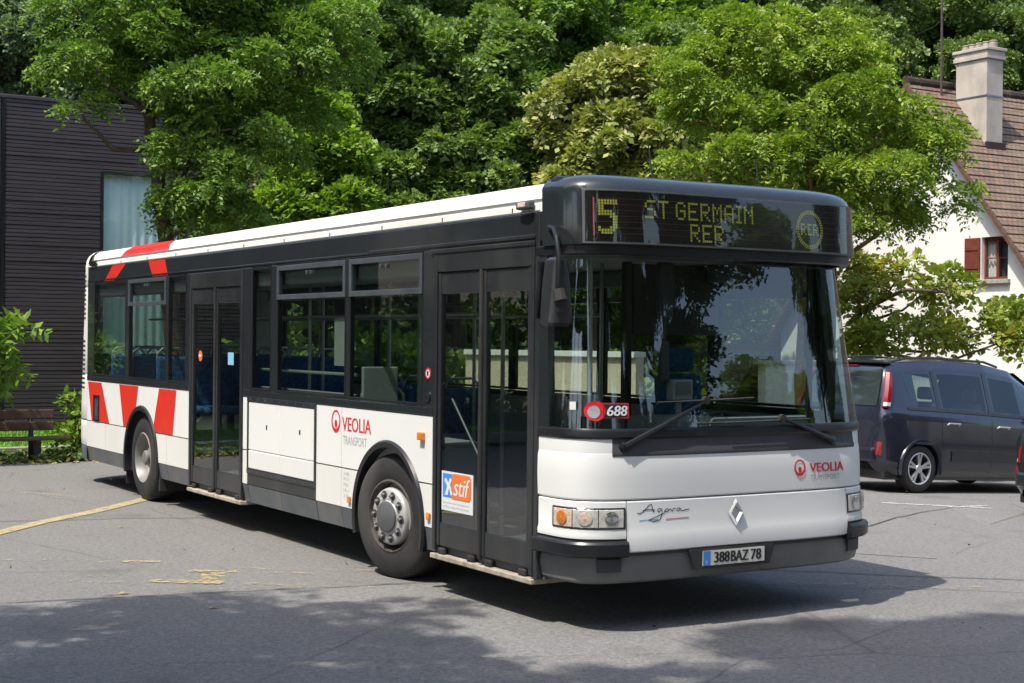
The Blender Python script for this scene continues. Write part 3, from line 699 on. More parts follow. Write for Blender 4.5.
# black dome with the route display
dm_ = MB(); zp = [(2.452, -.02), (2.46, .028), (2.50, .034), (2.78, .034), (2.83, .026), (2.868, -.002), (2.893, -.05), (2.915, -.14), (2.93, -.30)]
ss = np.linspace(.10, FL-.10, 82)
rows = [[F(s, z, o*(1 if o > 0 else 1)) for s in ss] for z, o in zp]
rows = [[(min(W+.02, max(-.02, x)), y, z) for x, y, z in r] for r in rows]
dm_.grid(rows)
end = [(x, .60, z) for x, z in [(-.008, 2.455), (-.012, 2.78), (.03, 2.86), (.2, 2.91), (W/2, 2.93), (W-.2, 2.91), (W-.03, 2.86), (W+.012, 2.78), (W+.008, 2.455)]]
dome = dm_.build('front_dome', 'band', bus, smooth=True, angle=60)
m = MB()
for x0, x1, d in ((-.008, .03, -1), (W-.21, W-.17, 1)):
    m.box((x0, .40, 2.452), (x1, .475, 2.80), .012)
m.box((.01, .38, 2.80), (W-.18, .475, 2.91), .03)
m.build('dome_shoulder', 'black', dome)
dA, dB = s_of_x(.075)+.03, s_of_x(W-.095)
m = MB(); front_panel(m, dA-.02, dB+.02, 2.463, 2.812, .036, .02, zprof=[(2.463, -.004), (2.47, .004), (2.80, .004), (2.812, -.004)]); fr_ = m.build('display_frame', 'black', dome, smooth=True)
m = MB()
for z0, z1 in ((2.466, 2.477), (2.797, 2.809)): m.grid([[F(s, z, .0455) for s in np.linspace(dA-.015, dB+.015, 60)] for z in (z0, z1)])
for s0, s1 in ((dA-.017, dA-.004), (dB+.004, dB+.017)): m.grid([[F(s, z, .0456) for s in (s0, s1)] for z in (2.466, 2.809)])
m.build('frame_edge', 'hub', fr_)
m = MB(); m.grid([[F(s, z, .0415) for s in np.linspace(dA, dB, 60)] for z in (2.475, 2.795)]); disp = m.build('route_display', 'display', dome)
m = MB()
for x in (.115, W-.175):
    s = s_of_x(x+.02); m.grid([[F(q, z, .0425) for q in (s-.0045, s+.0045)] for z in (2.515, 2.755)])
m.build('red_bar', 'display_red', disp)
m = MB()
for z in np.arange(2.53, 2.76, .0365): m.grid([[F(s, zz, .0422) for s in np.linspace(dA+.04, dB-.04, 50)] for zz in (z-.0016, z+.0016)])
m.build('display_wire', 'display_wire', disp)
G5 = {'S': ['01111', '10000', '10000', '01110', '00001', '00001', '11110'], 'T': ['11111', '00100', '00100', '00100', '00100', '00100', '00100'],
      'G': ['01110', '10001', '10000', '10111', '10001', '10001', '01110'], 'E': ['11111', '10000', '10000', '11110', '10000', '10000', '11111'],
      'R': ['11110', '10001', '10001', '11110', '10100', '10010', '10001'], 'M': ['10001', '11011', '10101', '10101', '10001', '10001', '10001'],
      'A': ['01110', '10001', '10001', '11111', '10001', '10001', '10001'], 'I': ['111', '010', '010', '010', '010', '010', '111'],
      'N': ['10001', '11001', '10101', '10011', '10001', '10001', '10001']}
m = MB(); pt = .0168
def dot(cx, cz, sz=pt*.82):
    s = s_of_x(cx); m.grid([[F(q, z, .0430) for q in (s-sz/2, s+sz/2)] for z in (cz-sz/2, cz+sz/2)])
def dots(txt, x0, ztop, bold=True, gap=1):
    x = x0
    for ch in txt:
        if ch == ' ': x += pt*2.2; continue
        g_ = G5[ch]
        for r2, row in enumerate(g_):
            for c2, v in enumerate(row):
                if v == '1': dot(x+c2*pt, ztop-r2*pt*1.0)
        # heavy strokes: the letters are two dots wide on their uprights
        x += pt*(len(g_[0])+gap)
big5 = ['1111111', '1111111', '1100000', '1100000', '1111100', '1111110', '0000111', '0000011', '0000011', '0000011', '1000111', '1111110', '0111100']
for r2, row in enumerate(big5):
    for c2, v in enumerate(row):
        if v == '1': dot(.165+c2*pt, 2.735-r2*pt)
dots('ST GERMAIN', .475, 2.742, gap=1.25); dots('RER', .84, 2.605, gap=1.2)
cxx, czz = 1.925, 2.622
for k in range(44):
    a = 2*math.pi*k/44
    for rr in (.112, .126): dot(cxx+rr*math.cos(a), czz+rr*1.0*math.sin(a), pt*.66)
MINI = {'R': ['1110', '1001', '1110', '1010', '1001'], 'E': ['111', '100', '110', '100', '111']}
xx = cxx-.082
for ch in 'RER':
    for r2, row in enumerate(MINI[ch]):
        for c2, v in enumerate(row):
            if v == '1': dot(xx+c2*.0135, czz+.034-r2*.0165, .0125)
    xx += .0135*(len(MINI[ch][0])+.9)
m.build('route_dots', 'dot', disp)
m = MB(); m.grid([[F(s, z, .047) for s in np.linspace(dA-.004, dB+.004, 60)] for z in (2.472, 2.80)]); m.build('display_glass', 'display_glass', dome, smooth=True)
for px_, y in ((.75, .35), (1.85, .55)):
    m = MB(); m.tube([(px_, y, 2.90), (px_-.02, y+.03, 3.16)], .005, 5); m.build('whip_antenna', 'black', bus)
# emblem, plate, lettering
def FT(o): return lambda u, v, dd=0.: FXZ(u, v, o+dd)
em = MB(); cx, cz, hw, hh = 1.19, .735, .064, .094
def rhomb(k): return [(cx, cz+hh*k), (cx+hw*k, cz), (cx, cz-hh*k), (cx-hw*k, cz)]
o_, i_ = rhomb(1.), rhomb(.5)
vs = [FXZ(u, v, .004) for u, v in o_]+[FXZ(u, v, .004) for u, v in i_]+[FXZ(u, v, .022) for u, v in rhomb(.80)]+[FXZ(u, v, .022) for u, v in rhomb(.72)]
fs = []
for k in range(4):
    n = (k+1) % 4; fs += [(k, n, 8+n, 8+k), (8+k, 8+n, 12+n, 12+k), (12+k, 12+n, 4+n, 4+k)]
em.add(vs, fs); e_o = em.build('diamond_emblem', 'chrome', fp)
m = MB(); m.prism([(.80, .505), (.845, .38), (1.475, .38), (1.52, .505), (1.50, .515), (.82, .515)], FT(.0), -.005, .016); pr = m.build('plate_mount', 'satin', bu)
m = MB(); m.prism([(.905, .402), (1.425, .402), (1.425, .498), (.905, .498)], FT(.018), 0, .004); npl = m.build('number_plate', 'plate_white', bu)
m = MB(); m.prism([(.905, .402), (.965, .402), (.965, .498), (.905, .498)], FT(.0224), 0, .001); m.build('plate_band', 'sign_blue', npl)
m = MB(); put_text(m, 'F', .03, FT(.024), .927, .412, width=.016, height=.022); m.build('plate_country', 'sign_white', npl)
m = MB(); put_text(m, '388', .1, FT(.0232), .995, .417, width=.125, height=.07, bold=.008); put_text(m, 'BAZ', .1, FT(.0232), 1.135, .417, width=.145, height=.07, bold=.008); put_text(m, '78', .1, FT(.0232), 1.305, .417, width=.085, height=.07, bold=.008)
m.build('plate_number', 'ink', npl)
m = MB(); ring_logo(m, FT(.0062), 1.765, 1.005, .052); put_text(m, 'VEOLIA', .1, FT(.0062), 1.855, .972, width=.335, height=.062, bold=.006); l2 = m.build('operator_logo', 'logo_red', up_f)
m = MB(); put_text(m, 'TRANSPORT', .08, FT(.006), 1.86, .915, width=.29, height=.038); m.build('logo_word', 'logo_grey', l2)
def script(mb, strokes, x0, z0, sx, sz, w):
    for st in strokes:
        q = [Vector((x0+u*sx, z0+v*sz)) for u, v in st]; L, Rr = [], []
        for i, p in enumerate(q):
            d = (q[min(i+1, len(q)-1)]-q[max(i-1, 0)]).normalized(); n = Vector((-d.y, d.x))*w; L.append(FXZ(p.x+n.x, p.y+n.y, .0016)); Rr.append(FXZ(p.x-n.x, p.y-n.y, .0016))
        mb.grid([L, Rr])
m = MB(); S_ = [[(0, .3), (.05, .25), (.12, .45), (.22, .95), (.26, 1.0), (.28, .6), (.31, .3)], [(.1, .5), (.2, .55), (.33, .5)],
     [(.46, .55), (.40, .6), (.37, .45), (.40, .3), (.46, .5), (.46, .1), (.42, -.35), (.30, -.5), (.2, -.35), (.35, -.1), (.5, .2)],
     [(.5, .2), (.53, .5), (.57, .55), (.59, .4), (.56, .28), (.52, .35)], [(.58, .45), (.64, .5), (.65, .35), (.66, .28), (.68, .5), (.73, .55)],
     [(.82, .55), (.77, .55), (.75, .4), (.78, .3), (.83, .5), (.84, .32), (.88, .32), (1.0, .42)]]
script(m, S_, .405, .745, .40, .075, .0030); ag = m.build('script_lettering', 'ink', fp)
for nm, u0, u1, mt in (('blue_underline', .42, .56, 'light_blue'), ('pink_underline', .62, .80, 'pink')):
    m = MB(); m.prism([(u0, .716), (u1, .720), (u1, .727), (u0, .723)], FT(.001), 0, .0006); m.build(nm, mt, ag)
# fleet number disc behind the windscreen, small sticker
GL = lambda o: (lambda u, v, dd=0.: FXZ(u, v, o+dd))
bx_ = .135
m = MB(); k = np.linspace(0, 2*math.pi, 33)[:-1]; pts = [(bx_+.058*math.cos(t), 1.415+.064*math.sin(t)) for t in k]; m.prism(pts, GL(-.001), 0, .001)
fb = m.build('fleet_badge', 'logo_red', ws)
m = MB(); pts = [(bx_+.03, 1.368), (bx_+.205, 1.368), (bx_+.213, 1.376), (bx_+.213, 1.456), (bx_+.205, 1.464), (bx_+.03, 1.464)]; m.prism(pts, GL(-.0008), 0, .0006); m.build('number_border', 'logo_red', fb)
m = MB(); m.prism([(bx_+.045, 1.376), (bx_+.206, 1.376), (bx_+.206, 1.457), (bx_+.045, 1.457)], GL(.0002), 0, .0004); m.build('number_field', 'ink', fb)
m = MB(); put_text(m, '688', .1, GL(.0012), bx_+.066, 1.384, width=.132, height=.064, bold=.005, shear=.15); m.build('fleet_number', 'sign_white', fb)
m = MB(); pts = [(bx_-.008+.034*math.cos(t), 1.408+.040*math.sin(t)) for t in k]; m.prism(pts, GL(.0006), 0, .0004); m.build('badge_drop', 'logo_grey', fb)
m = MB(); m.prism([(.025, 1.42), (.045, 1.42), (.045, 1.47), (.025, 1.47)], GL(-.0005), 0, .0005); m.build('sticker', 'sign_white', ws)
# wipers
def wiper(base, joint, b0, b1):
    m = MB(); A = FXZ(*base, .012); J = FXZ(*joint, .026); mid = tuple((a+b)/2+d for a, b, d in zip(A, J, (0, -.012, 0)))
    m.tube([A, mid, J], [.022, .016, .010], 8); m.lathe(A, (0, -1, 0), [(.03, -.05), (.03, .004), (.02, .012), (.0005, .014)], 14); w_ = m.build('wiper', 'black', bus, smooth=True)
    m = MB(); pts = [FXZ(b0[0]+(b1[0]-b0[0])*t, b0[1]+(b1[1]-b0[1])*t, .014) for t in np.linspace(0, 1, 12)]; m.tube(pts, .007, 6)
    m.tube([FXZ(b0[0]+(b1[0]-b0[0])*t, b0[1]+(b1[1]-b0[1])*t, .028) for t in np.linspace(.2, .8, 8)], .006, 6)
    m.lathe(J, (0, -1, 0), [(.028, -.02), (.028, .01), (.0005, .012)], 12); m.build('wiper_blade', 'rubber', w_, smooth=True)
wiper((.31, 1.19), (.94, 1.475), (.55, 1.465), (1.36, 1.485)); wiper((2.08, 1.185), (1.60, 1.345), (.90, 1.325), (1.86, 1.335))
# mirrors
m = MB(); m.tube([(-.02, .42, 2.58), (-.06, .30, 2.56), (-.11, .20, 2.50), (-.13, .14, 2.36), (-.135, .14, 2.20), (-.125, .15, 2.14)], .016, 8); arm = m.build('mirror_arm', 'black', bus, smooth=True)
m = MB()
prof = [(2.375, .04, .04), (2.355, .062, .075), (2.22, .075, .09), (2.08, .088, .09), (1.965, .10, .08), (1.945, .08, .05)]
rows = []
for z, hx, hy in prof:
    k = np.linspace(0, 2*math.pi, 21); rows.append([(-.085+hx*np.sign(math.cos(t))*abs(math.cos(t))**.6*.92, .235+hy*np.sign(math.sin(t))*abs(math.sin(t))**.6, z) for t in k])
m.grid(rows); m.add(rows[0][:-1], [tuple(range(20))]); m.add(rows[-1][:-1], [tuple(range(20))]); mh = m.build('wing_mirror', 'satin', bus, smooth=True)
m = MB(); m.add([(-.17, .338, 1.99), (-.0, .338, 1.99), (-.0, .338, 2.35), (-.17, .338, 2.35)], [(0, 1, 2, 3)]); m.build('mirror_glass', 'mirror_glass', mh)
m = MB(); m.tube([(-.125, .15, 2.17), (-.12, .13, 2.10)], [.04, .045], 12); m.tube([(-.12, .14, 2.06), (-.12, .14, 2.03)], [.03, .02], 10); m.build('mirror_clamp', 'rubber', mh)
m = MB(); m.tube([(W-.02, .62, 2.25), (W+.04, .72, 2.24), (W+.07, .78, 2.10)], .016, 8); arm2 = m.build('mirror_arm', 'black', bus, smooth=True)
m = MB(); m.box((W-.0, .76, 1.72), (W+.12, .86, 2.08), .03); m.build('wing_mirror', 'black', bus)

# --- wheels
def wheel(cx_, cy_, sgn, steer=0., dished=False):
    c = Vector((cx_, cy_, .48)); ax = Vector((sgn*math.cos(steer), sgn*math.sin(steer), 0)); r = .482
    m = MB(); m.lathe(c, ax, [(.285, .02), (.30, .028), (.36, .030), (.43, .018), (.462, .0), (r, -.025), (r, -.10), (r, -.24), (.455, -.275), (.36, -.295), (.285, -.285)], 56)
    ty = m.build('wheel', 'rubber', bus, smooth=True, angle=50)
    g_ = MB()
    for off in (-.06, -.10, -.14, -.18): g_.lathe(c, ax, [(r+.0012, off-.005), (r+.0012, off+.005)], 56)
    g_.build('tread_groove', 'interior_dark', ty)
    m = MB()
    if not dished:
        m.lathe(c, ax, [(.222, -.03), (.222, .012), (.215, .03), (.20, .040), (.135, .048), (.125, .046), (.12, .055)], 56)
        b_ = MB(); b_.lathe(c, ax, [(.288, .022), (.272, .030), (.262, .018), (.25, -.05), (.238, -.075), (.20, -.08)], 56); b_.build('rim_barrel', 'rust', ty, smooth=True, angle=40)
    else:
        m.lathe(c, ax, [(.287, .022), (.275, .032), (.262, .015), (.255, -.08), (.235, -.13), (.14, -.145), (.13, -.14), (.125, -.06), (.09, -.04), (.0005, -.035)], 56)
    rim = m.build('rim', 'rim_grey' if dished else 'steel', ty, smooth=True, angle=40)
    u = ax.orthogonal().normalized(); w = ax.cross(u)
    nuts = MB(); holes = MB()
    for k in range(10):
        a = 2*math.pi*k/10+.1; d = u*math.cos(a)+w*math.sin(a)
        if not dished:
            holes.lathe(c+d*.170+ax*.047, ax, [(.034, 0), (.0005, .0012)], 14); nuts.lathe(c+d*.170+ax*.045, ax, [(.019, 0), (.019, .020), (.014, .026), (.0005, .027)], 6)
        else: nuts.lathe(c+d*.165-ax*.142, ax, [(.018, 0), (.018, .028), (.0005, .03)], 6)
    nuts.build('wheel_nuts', 'hub', rim)
    if not dished: holes.build('nut_recess', 'interior_dark', rim)
    m = MB()
    if not dished: m.lathe(c, ax, [(.12, .05), (.118, .066), (.108, .072), (.0005, .074)], 40)
    else: m.lathe(c, ax, [(.085, -.04), (.083, .0), (.07, .012), (.0005, .014)], 32)
    m.build('hub_cap', 'hub' if not dished else 'rim_grey', rim, smooth=True)
wheel(.045, 2.71, -1, R(9.5)); wheel(W-.045, 2.71, 1, R(9.5)); wheel(.05, 8.83, -1, 0, True); wheel(W-.05, 8.83, 1, 0, True)
m = MB(); m.tube([(.3, 2.71, .48), (W-.3, 2.71, .48)], .07, 10); m.tube([(.3, 8.83, .48), (W-.3, 8.83, .48)], .10, 10); m.build('axle', 'interior_dark', bus)

# --- floor, ceiling and saloon
m = MB(); m.box((.47, .35, .30), (W-.47, 11.5, .36)); m.box((.28, .10, .335), (W-.30, .349, .358)); m.box((.07, .36, .334), (.469, .549, .357)); m.box((W-.469, .36, .334), (W-.16, .549, .357)); m.box((.05, .55, .301), (.469, 2.1, .359)); m.box((.05, 3.3, .301), (.469, 8.2, .359)); m.box((W-.469, .55, .301), (W-.05, 2.1, .359)); m.box((W-.469, 3.3, .301), (W-.05, 8.2, .359)); m.box((.05, 9.45, .301), (.469, 11.3, .359)); m.box((W-.469, 9.45, .301), (W-.05, 11.3, .359))
fl_o = m.build('floor', 'floor_mat', bus)
m = MB(); m.box((.06, .45, 2.46), (W-.06, 11.3, 2.49)); m.box((.06, .7, 2.32), (.22, 10.9, 2.459), .03); m.box((W-.22, .7, 2.32), (W-.06, 10.9, 2.459), .03); m.build('ceiling', 'interior', bus)
m = MB(); m.box((.32, 8.2, .36), (W-.32, 11.2, .62), .02); m.box((.061, 9.5, .36), (.319, 11.2, .95), .02); m.build('rear_platform', 'floor_mat', bus)
def seat(x, y, z, face=-1):
    m = MB(); m.box((x-.21, y-.22, z+.36), (x+.21, y+.20, z+.45), .035); m.box((x-.21, y-.22 if face > 0 else y+.15, z+.40), (x+.21, y-.15 if face > 0 else y+.22, z+1.0), .03)
    s = m.build('passenger_seat', 'fabric', bus)
    m = MB(); m.box((x-.03, y-.05, z-.01), (x+.03, y+.05, z+.37)); m.build('seat_leg', 'interior_dark', s)
    yb = y+.215*(-face); m = MB(); m.tube([(x-.19, yb, z+.95), (x-.19, yb, z+1.03), (x-.13, yb, z+1.09), (x+.13, yb, z+1.09), (x+.19, yb, z+1.03), (x+.19, yb, z+.95)], .014, 6); m.build('seat_grip', 'pole', s)
for x in (.30, .74, W-.74, W-.30):
    for y, z in ((8.4, .62), (9.25, .62), (10.1, .62), (10.8, .62)):
        seat(x, y, z)
for y in (5.3, 6.2, 7.0): seat(W-.30, y, .36)
seat(.30, 3.62, .36, 1)
m = MB(); m.box((.08, 2.16, .36), (.60, 3.25, 1.07), .04); m.box((W-.60, 2.16, .36), (W-.08, 3.25, 1.07), .04); m.build('wheel_housing', 'interior', bus)
m = MB()
for x, y in ((.66, 2.1), (.66, 3.45), (.66, 5.7), (.66, 7.3), (W-.98, 2.1), (W-.98, 4.1), (W-.98, 5.8), (W-.98, 7.4), (.98, 8.3), (W-.98, 9.6)):
    m.tube([(x, y, .36), (x, y, 2.46)], .017, 8); m_ = None
for x in (.66, W-.98): m.tube([(x, 2.1, 2.05), (x, 10.6, 2.05)], .015, 6)
m.tube([(.12, 3.5, 1.55), (.12, 5.6, 1.55)], .014, 6); m.tube([(.12, 3.5, 1.38), (.12, 5.6, 1.38)], .014, 6); m.build('grab_pole', 'pole', bus)
m = MB(); m.box((.10, 3.36, 1.1), (.42, 3.40, 1.62), .01); m.build('partition', 'interior', bus)
m = MB(); m.add([(.09, 3.90, 1.62), (.09, 3.52, 1.62), (.09, 3.52, 2.02), (.09, 3.90, 2.02)], [(0, 1, 2, 3)]); m.build('wall_notice', 'interior', bus)
# driver's cab
m = MB(); m.box((1.55, 1.72, .36), (W-.08, 1.76, 1.25), .01); m.box((1.55, .95, .36), (1.58, 1.72, 1.15), .01); cab = m.build('cab_partition', 'interior_dark', bus)
m = MB(); m.box((1.52, 1.70, 1.26), (1.58, 1.77, 2.46), .01); m.box((1.60, 1.72, 1.9), (W-.1, 1.75, 2.45), .01); m.build('cab_post', 'interior_dark', cab)
m = MB(); ys_ = MB()
rows = [[(x, yb, z) for x in np.linspace(.16, W-.16, 12)] for yb, z in ((.14, 1.24), (.30, 1.27), (.52, 1.26), (.60, 1.20), (.62, .85))]
m.grid(rows); dsh = m.build('dashboard', 'interior_dark', bus, smooth=True)
m = MB(); m.box((1.45, .56, 1.22), (W-.15, .72, 1.32), .03); m.box((.98, .60, .9), (1.5, .95, 1.33), .03); m.build('instrument_binnacle', 'interior', dsh)
m = MB()
k = np.linspace(0, 2*math.pi, 29); cst = Vector((1.95, .92, 1.20)); u = Vector((1, 0, 0)); v = Vector((0, .86, .5))
m.tube([cst+(u*math.cos(t)+v*math.sin(t))*.235 for t in k], .018, 8, False); m.tube([cst+u*.22, cst-u*.22], .014, 6); m.tube([cst, cst+Vector((0, -.14, -.28))], .03, 8); m.build('steering_wheel', 'interior_dark', bus)
m = MB(); m.box((1.72, 1.20, .78), (2.18, 1.62, .92), .05); m.box((1.74, 1.54, .90), (2.16, 1.66, 1.60), .05); m.box((1.82, 1.54, 1.62), (2.08, 1.64, 1.80), .04); ds = m.build('driver_seat', 'fabric', bus)
m = MB(); m.box((1.85, 1.3, .36), (2.05, 1.5, .80), .02); m.build('seat_pedestal', 'interior_dark', ds)
m = MB(); m.box((.88, .28, 1.46), (1.05, .36, 1.60), .012); m.tube([(.965, .33, 1.27), (.965, .33, 1.47)], .02, 8); tk = m.build('ticket_validator', 'interior', bus)
m = MB(); m.box((.90, .276, 1.50), (1.03, .28, 1.585)); m.build('validator_screen', 'bumper', tk)
m = MB(); m.tube([(.40, .62, .36), (.40, .62, 1.25), (.36, .5, 1.5), (.32, .45, 2.40)], .018, 8); m.tube([(.33, .46, 1.50), (.33, .46, 1.36)], [.06, .06], 12); m.build('entrance_pole', 'pole', bus)
m = MB(); m.box((1.45, .34, 2.16), (2.08, .37, 2.40), .01); m.build('sun_blind', 'interior_dark', bus)
m = MB(); m.box((.78, .30, 2.0), (.90, .36, 2.38), .02); m.build('cab_mirror', 'interior_dark', bus)
m = MB(); m.tube([(.84, .33, 1.55), (.84, .33, 2.0)], .012, 6); m.box((.80, .30, 1.58), (.87, .36, 1.86), .02); m.build('announcement_handset', 'interior_dark', bus)

# ================================================================== SETTING
# ground details -----------------------------------------------------
flat_poly('newer_asphalt', 'asphalt_dark', [(-9, 5.6), (-2.9, 3.0), (-1.2, 2.66), (.4, 2.3), (1.2, 1.75), (2.05, .75), (2.3, -.5), (1.2, -.95), (-.45, -.25), (-3.2, 1.0), (-9, 3.6)], .004)
flat_poly('patched_asphalt', 'asphalt_mid', [(4.6, 1.4), (7.6, 3.35), (9.3, 4.3), (9.0, 5.1), (6.9, 3.9), (4.1, 2.1)], .004)
flat_poly('road', 'asphalt_mid', [(-20, 1.0), (-9, 3.595), (-3.2, .995), (-.45, -.255), (1.2, -.955), (2.3, -.505), (6, -2.6), (14, -8.5), (14, -30), (-20, -30)], .004)
line_strip('yellow_line', 'yellow_line', [(-2.6, 6.0), (-1.99, 6.76), (-1.48, 7.33), (-.82, 7.93), (-.02, 8.79), (.15, 9.0)], .17, .008)
line_strip('faint_yellow_line', 'yellow_faint', [(-3.2, 11.4), (-1.14, 10.56), (-.47, 9.36)], .12, .008)
line_strip('faint_yellow_line', 'yellow_faint', [(-3.6, 5.9), (-2.37, 5.06), (-1.79, 4.63), (-1.2, 4.2)], .10, .008)
line_strip('faint_yellow_line', 'yellow_faint', [(-.9, 3.75), (-.2, 3.25), (.25, 2.95)], .12, .008)
ym = [[(-1.66, 3.38), (-1.36, 3.13), (-1.30, 3.27), (-1.60, 3.50)], [(-1.36, 3.13), (-1.20, 3.02), (-.98, 3.58), (-1.13, 3.68)], [(-1.24, 3.70), (-.92, 3.50), (-.88, 3.60), (-1.20, 3.80)], [(-1.28, 4.28), (-1.55, 4.42), (-1.50, 4.50), (-1.22, 4.38)]]
for q in ym: flat_poly('yellow_mark', 'yellow_solid', q, .009)
for q in ([(-2.18, 3.70), (-1.86, 3.44), (-1.82, 3.54), (-2.12, 3.78)], [(-1.98, 3.86), (-1.84, 3.78), (-1.78, 3.96), (-1.92, 4.02)], [(-1.1, 2.95), (-.72, 2.62), (-.66, 2.72), (-1.02, 3.05)], [(-.72, 3.34), (-.40, 3.12), (-.36, 3.2), (-.68, 3.42)], [(-.62, 2.52), (-.25, 2.3), (-.2, 2.40), (-.58, 2.62)]):
    flat_poly('yellow_mark', 'yellow_faint', q, .009)
line_strip('white_line', 'white_line', [(8.2, 5.55), (9.35, 4.85)], .11, .008)
line_strip('white_line', 'white_line', [(8.75, 5.0), (9.6, 5.15)], .10, .008)
line_strip('faint_yellow_line', 'yellow_faint', [(2.6, 1.05), (3.5, .32), (3.75, .15)], .12, .009)

M['tar'] = paint('tar_seam', (.075, .074, .072), .7, var=.4, scale=12)
for pts in ([(-9, 5.62), (-2.9, 3.02), (-1.2, 2.68), (.4, 2.32)], [(2.2, 2.4), (3.4, 1.1), (5.6, -.9)], [(3.9, 2.2), (6.8, 4.0), (9.2, 5.2)], [(-5, 8.4), (-2.2, 7.7), (-.4, 7.2), (.2, 6.9)]):
    rs = random.Random(len(pts)); q = []
    for a, b in zip(pts[:-1], pts[1:]):
        for f in np.linspace(0, 1, 7)[:-1]: q.append((a[0]+(b[0]-a[0])*f+rs.uniform(-.03, .03), a[1]+(b[1]-a[1])*f+rs.uniform(-.03, .03)))
    line_strip('tar_seam', 'tar', q+[pts[-1]], .02, .007)
# planted strip, kerb, lawn behind the lot at the left
def strip(name, mat, x0, x1, y0, y1, dz0, n=2):
    return sheet(name, mat, rng(x0, x1, 1.), rng(y0, y1, .5), dz0)
m = MB(); m.box((-14, 15.5, -.05), (7.5, 15.62, .14), .015); tag(m.build('kerb', 'concrete'), kind='structure')
RNG = np.random.default_rng(7)
def blades(n, x0, x1, y0, y1, hmin, hmax, w, lean=.5, z0=0.):
    b = np.column_stack([RNG.uniform(x0, x1, n), RNG.uniform(y0, y1, n), np.zeros(n)]); b[:, 2] = [gz(x, y)+z0-.01 for x, y in b[:, :2]] if n < 60000 else z0
    h = RNG.uniform(hmin, hmax, n); a = RNG.uniform(0, 2*np.pi, n); d = np.column_stack([np.cos(a), np.sin(a), np.zeros(n)]); l = RNG.uniform(0, lean, n)
    tip = b+np.column_stack([-np.sin(a)*l*h, np.cos(a)*l*h, h]); mid = b*.5+tip*.5; mid[:, 2] += h*.08
    V = np.stack([b-d*w*.5, b+d*w*.5, mid+d*w*.5, tip, mid-d*w*.5], 1); return V
def poly_mesh(name, V, mat, parent=None):
    n, k = V.shape[:2]; me = bpy.data.meshes.new(name); me.vertices.add(n*k); me.vertices.foreach_set('co', V.astype(np.float32).ravel())
    me.loops.add(n*k); me.loops.foreach_set('vertex_index', np.arange(n*k, dtype=np.int32)); me.polygons.add(n)
    me.polygons.foreach_set('loop_start', np.arange(0, n*k, k, dtype=np.int32)); me.polygons.foreach_set('loop_total', np.full(n, k, np.int32))
    me.materials.append(M[mat]); me.update(calc_edges=True)
    o = bpy.data.objects.new(name, me); COL.objects.link(o)
    if parent is not None: attach(o, parent)
    return o
tag(poly_mesh('grass', blades(42000, -10, 6.8, 15.65, 20.9, .05, .13, .02, .8), 'grass'), 'bright green lawn between the kerb and the dark slatted building', 'grass', kind='stuff')
def litter(n, x0, x1, y0, y1, s0, s1, zt):
    c = np.column_stack([RNG.uniform(x0, x1, n), RNG.uniform(y0, y1, n), RNG.uniform(0, zt, n)]); a = RNG.uniform(0, 2*np.pi, n); s = RNG.uniform(s0, s1, n)
    tl = RNG.normal(0, .4, (n, 2)); d = np.column_stack([np.cos(a), np.sin(a), tl[:, 0]])*s[:, None]; e = np.column_stack([-np.sin(a), np.cos(a), tl[:, 1]])*s[:, None]*.5
    return np.stack([c-d, c-e, c+d, c+e], 1)
gc = np.concatenate([litter(5200, -7, 4.5, 14.25, 15.48, .03, .06, .12)])
tag(poly_mesh('ground_cover', gc, 'leaf_maple'), 'low ivy and weeds along the edge of the lot beside the kerb', 'ground cover', kind='stuff')
tag(poly_mesh('dry_leaf_litter', litter(1300, -7, 4., 13.9, 15.45, .025, .05, .03), 'yellow_leaf'), 'dry fallen leaves scattered along the kerb by the bench', 'leaf litter', kind='stuff')
tag(poly_mesh('grit', np.concatenate([litter(260, -6, 12, -3, 13.8, .008, .02, .012)])[:, :, :]+np.array([0, 0, .006]), 'earth'), 'scattered grit and twig scraps lying on the asphalt lot', 'grit', kind='stuff')
for k, (x, y, s, lab) in enumerate(((-1.97, 2.98, .045, 'yellow fallen leaf on the asphalt in the shade, largest of the few'), (-1.62, 2.13, .035, 'small pale leaf lying on the dark asphalt strip in front'), (-.9, 6.6, .04, 'dry leaf on the sunlit asphalt near the yellow line'))):
    m = MB(); m.grid([[(x-s, y, .006), (x, y-s*.5, .022), (x+s, y, .010)], [(x-s*.9, y+.01, .006), (x, y+s*.6, .016), (x+s*.95, y+.012, .012)]]); m.add([(x+s*.95, y, .008), (x+s*1.7, y+.01, .012), (x+s*1.7, y+.014, .012)], [(0, 1, 2)])
    tag(m.build('fallen_leaf', 'yellow_leaf'), lab, 'leaf')

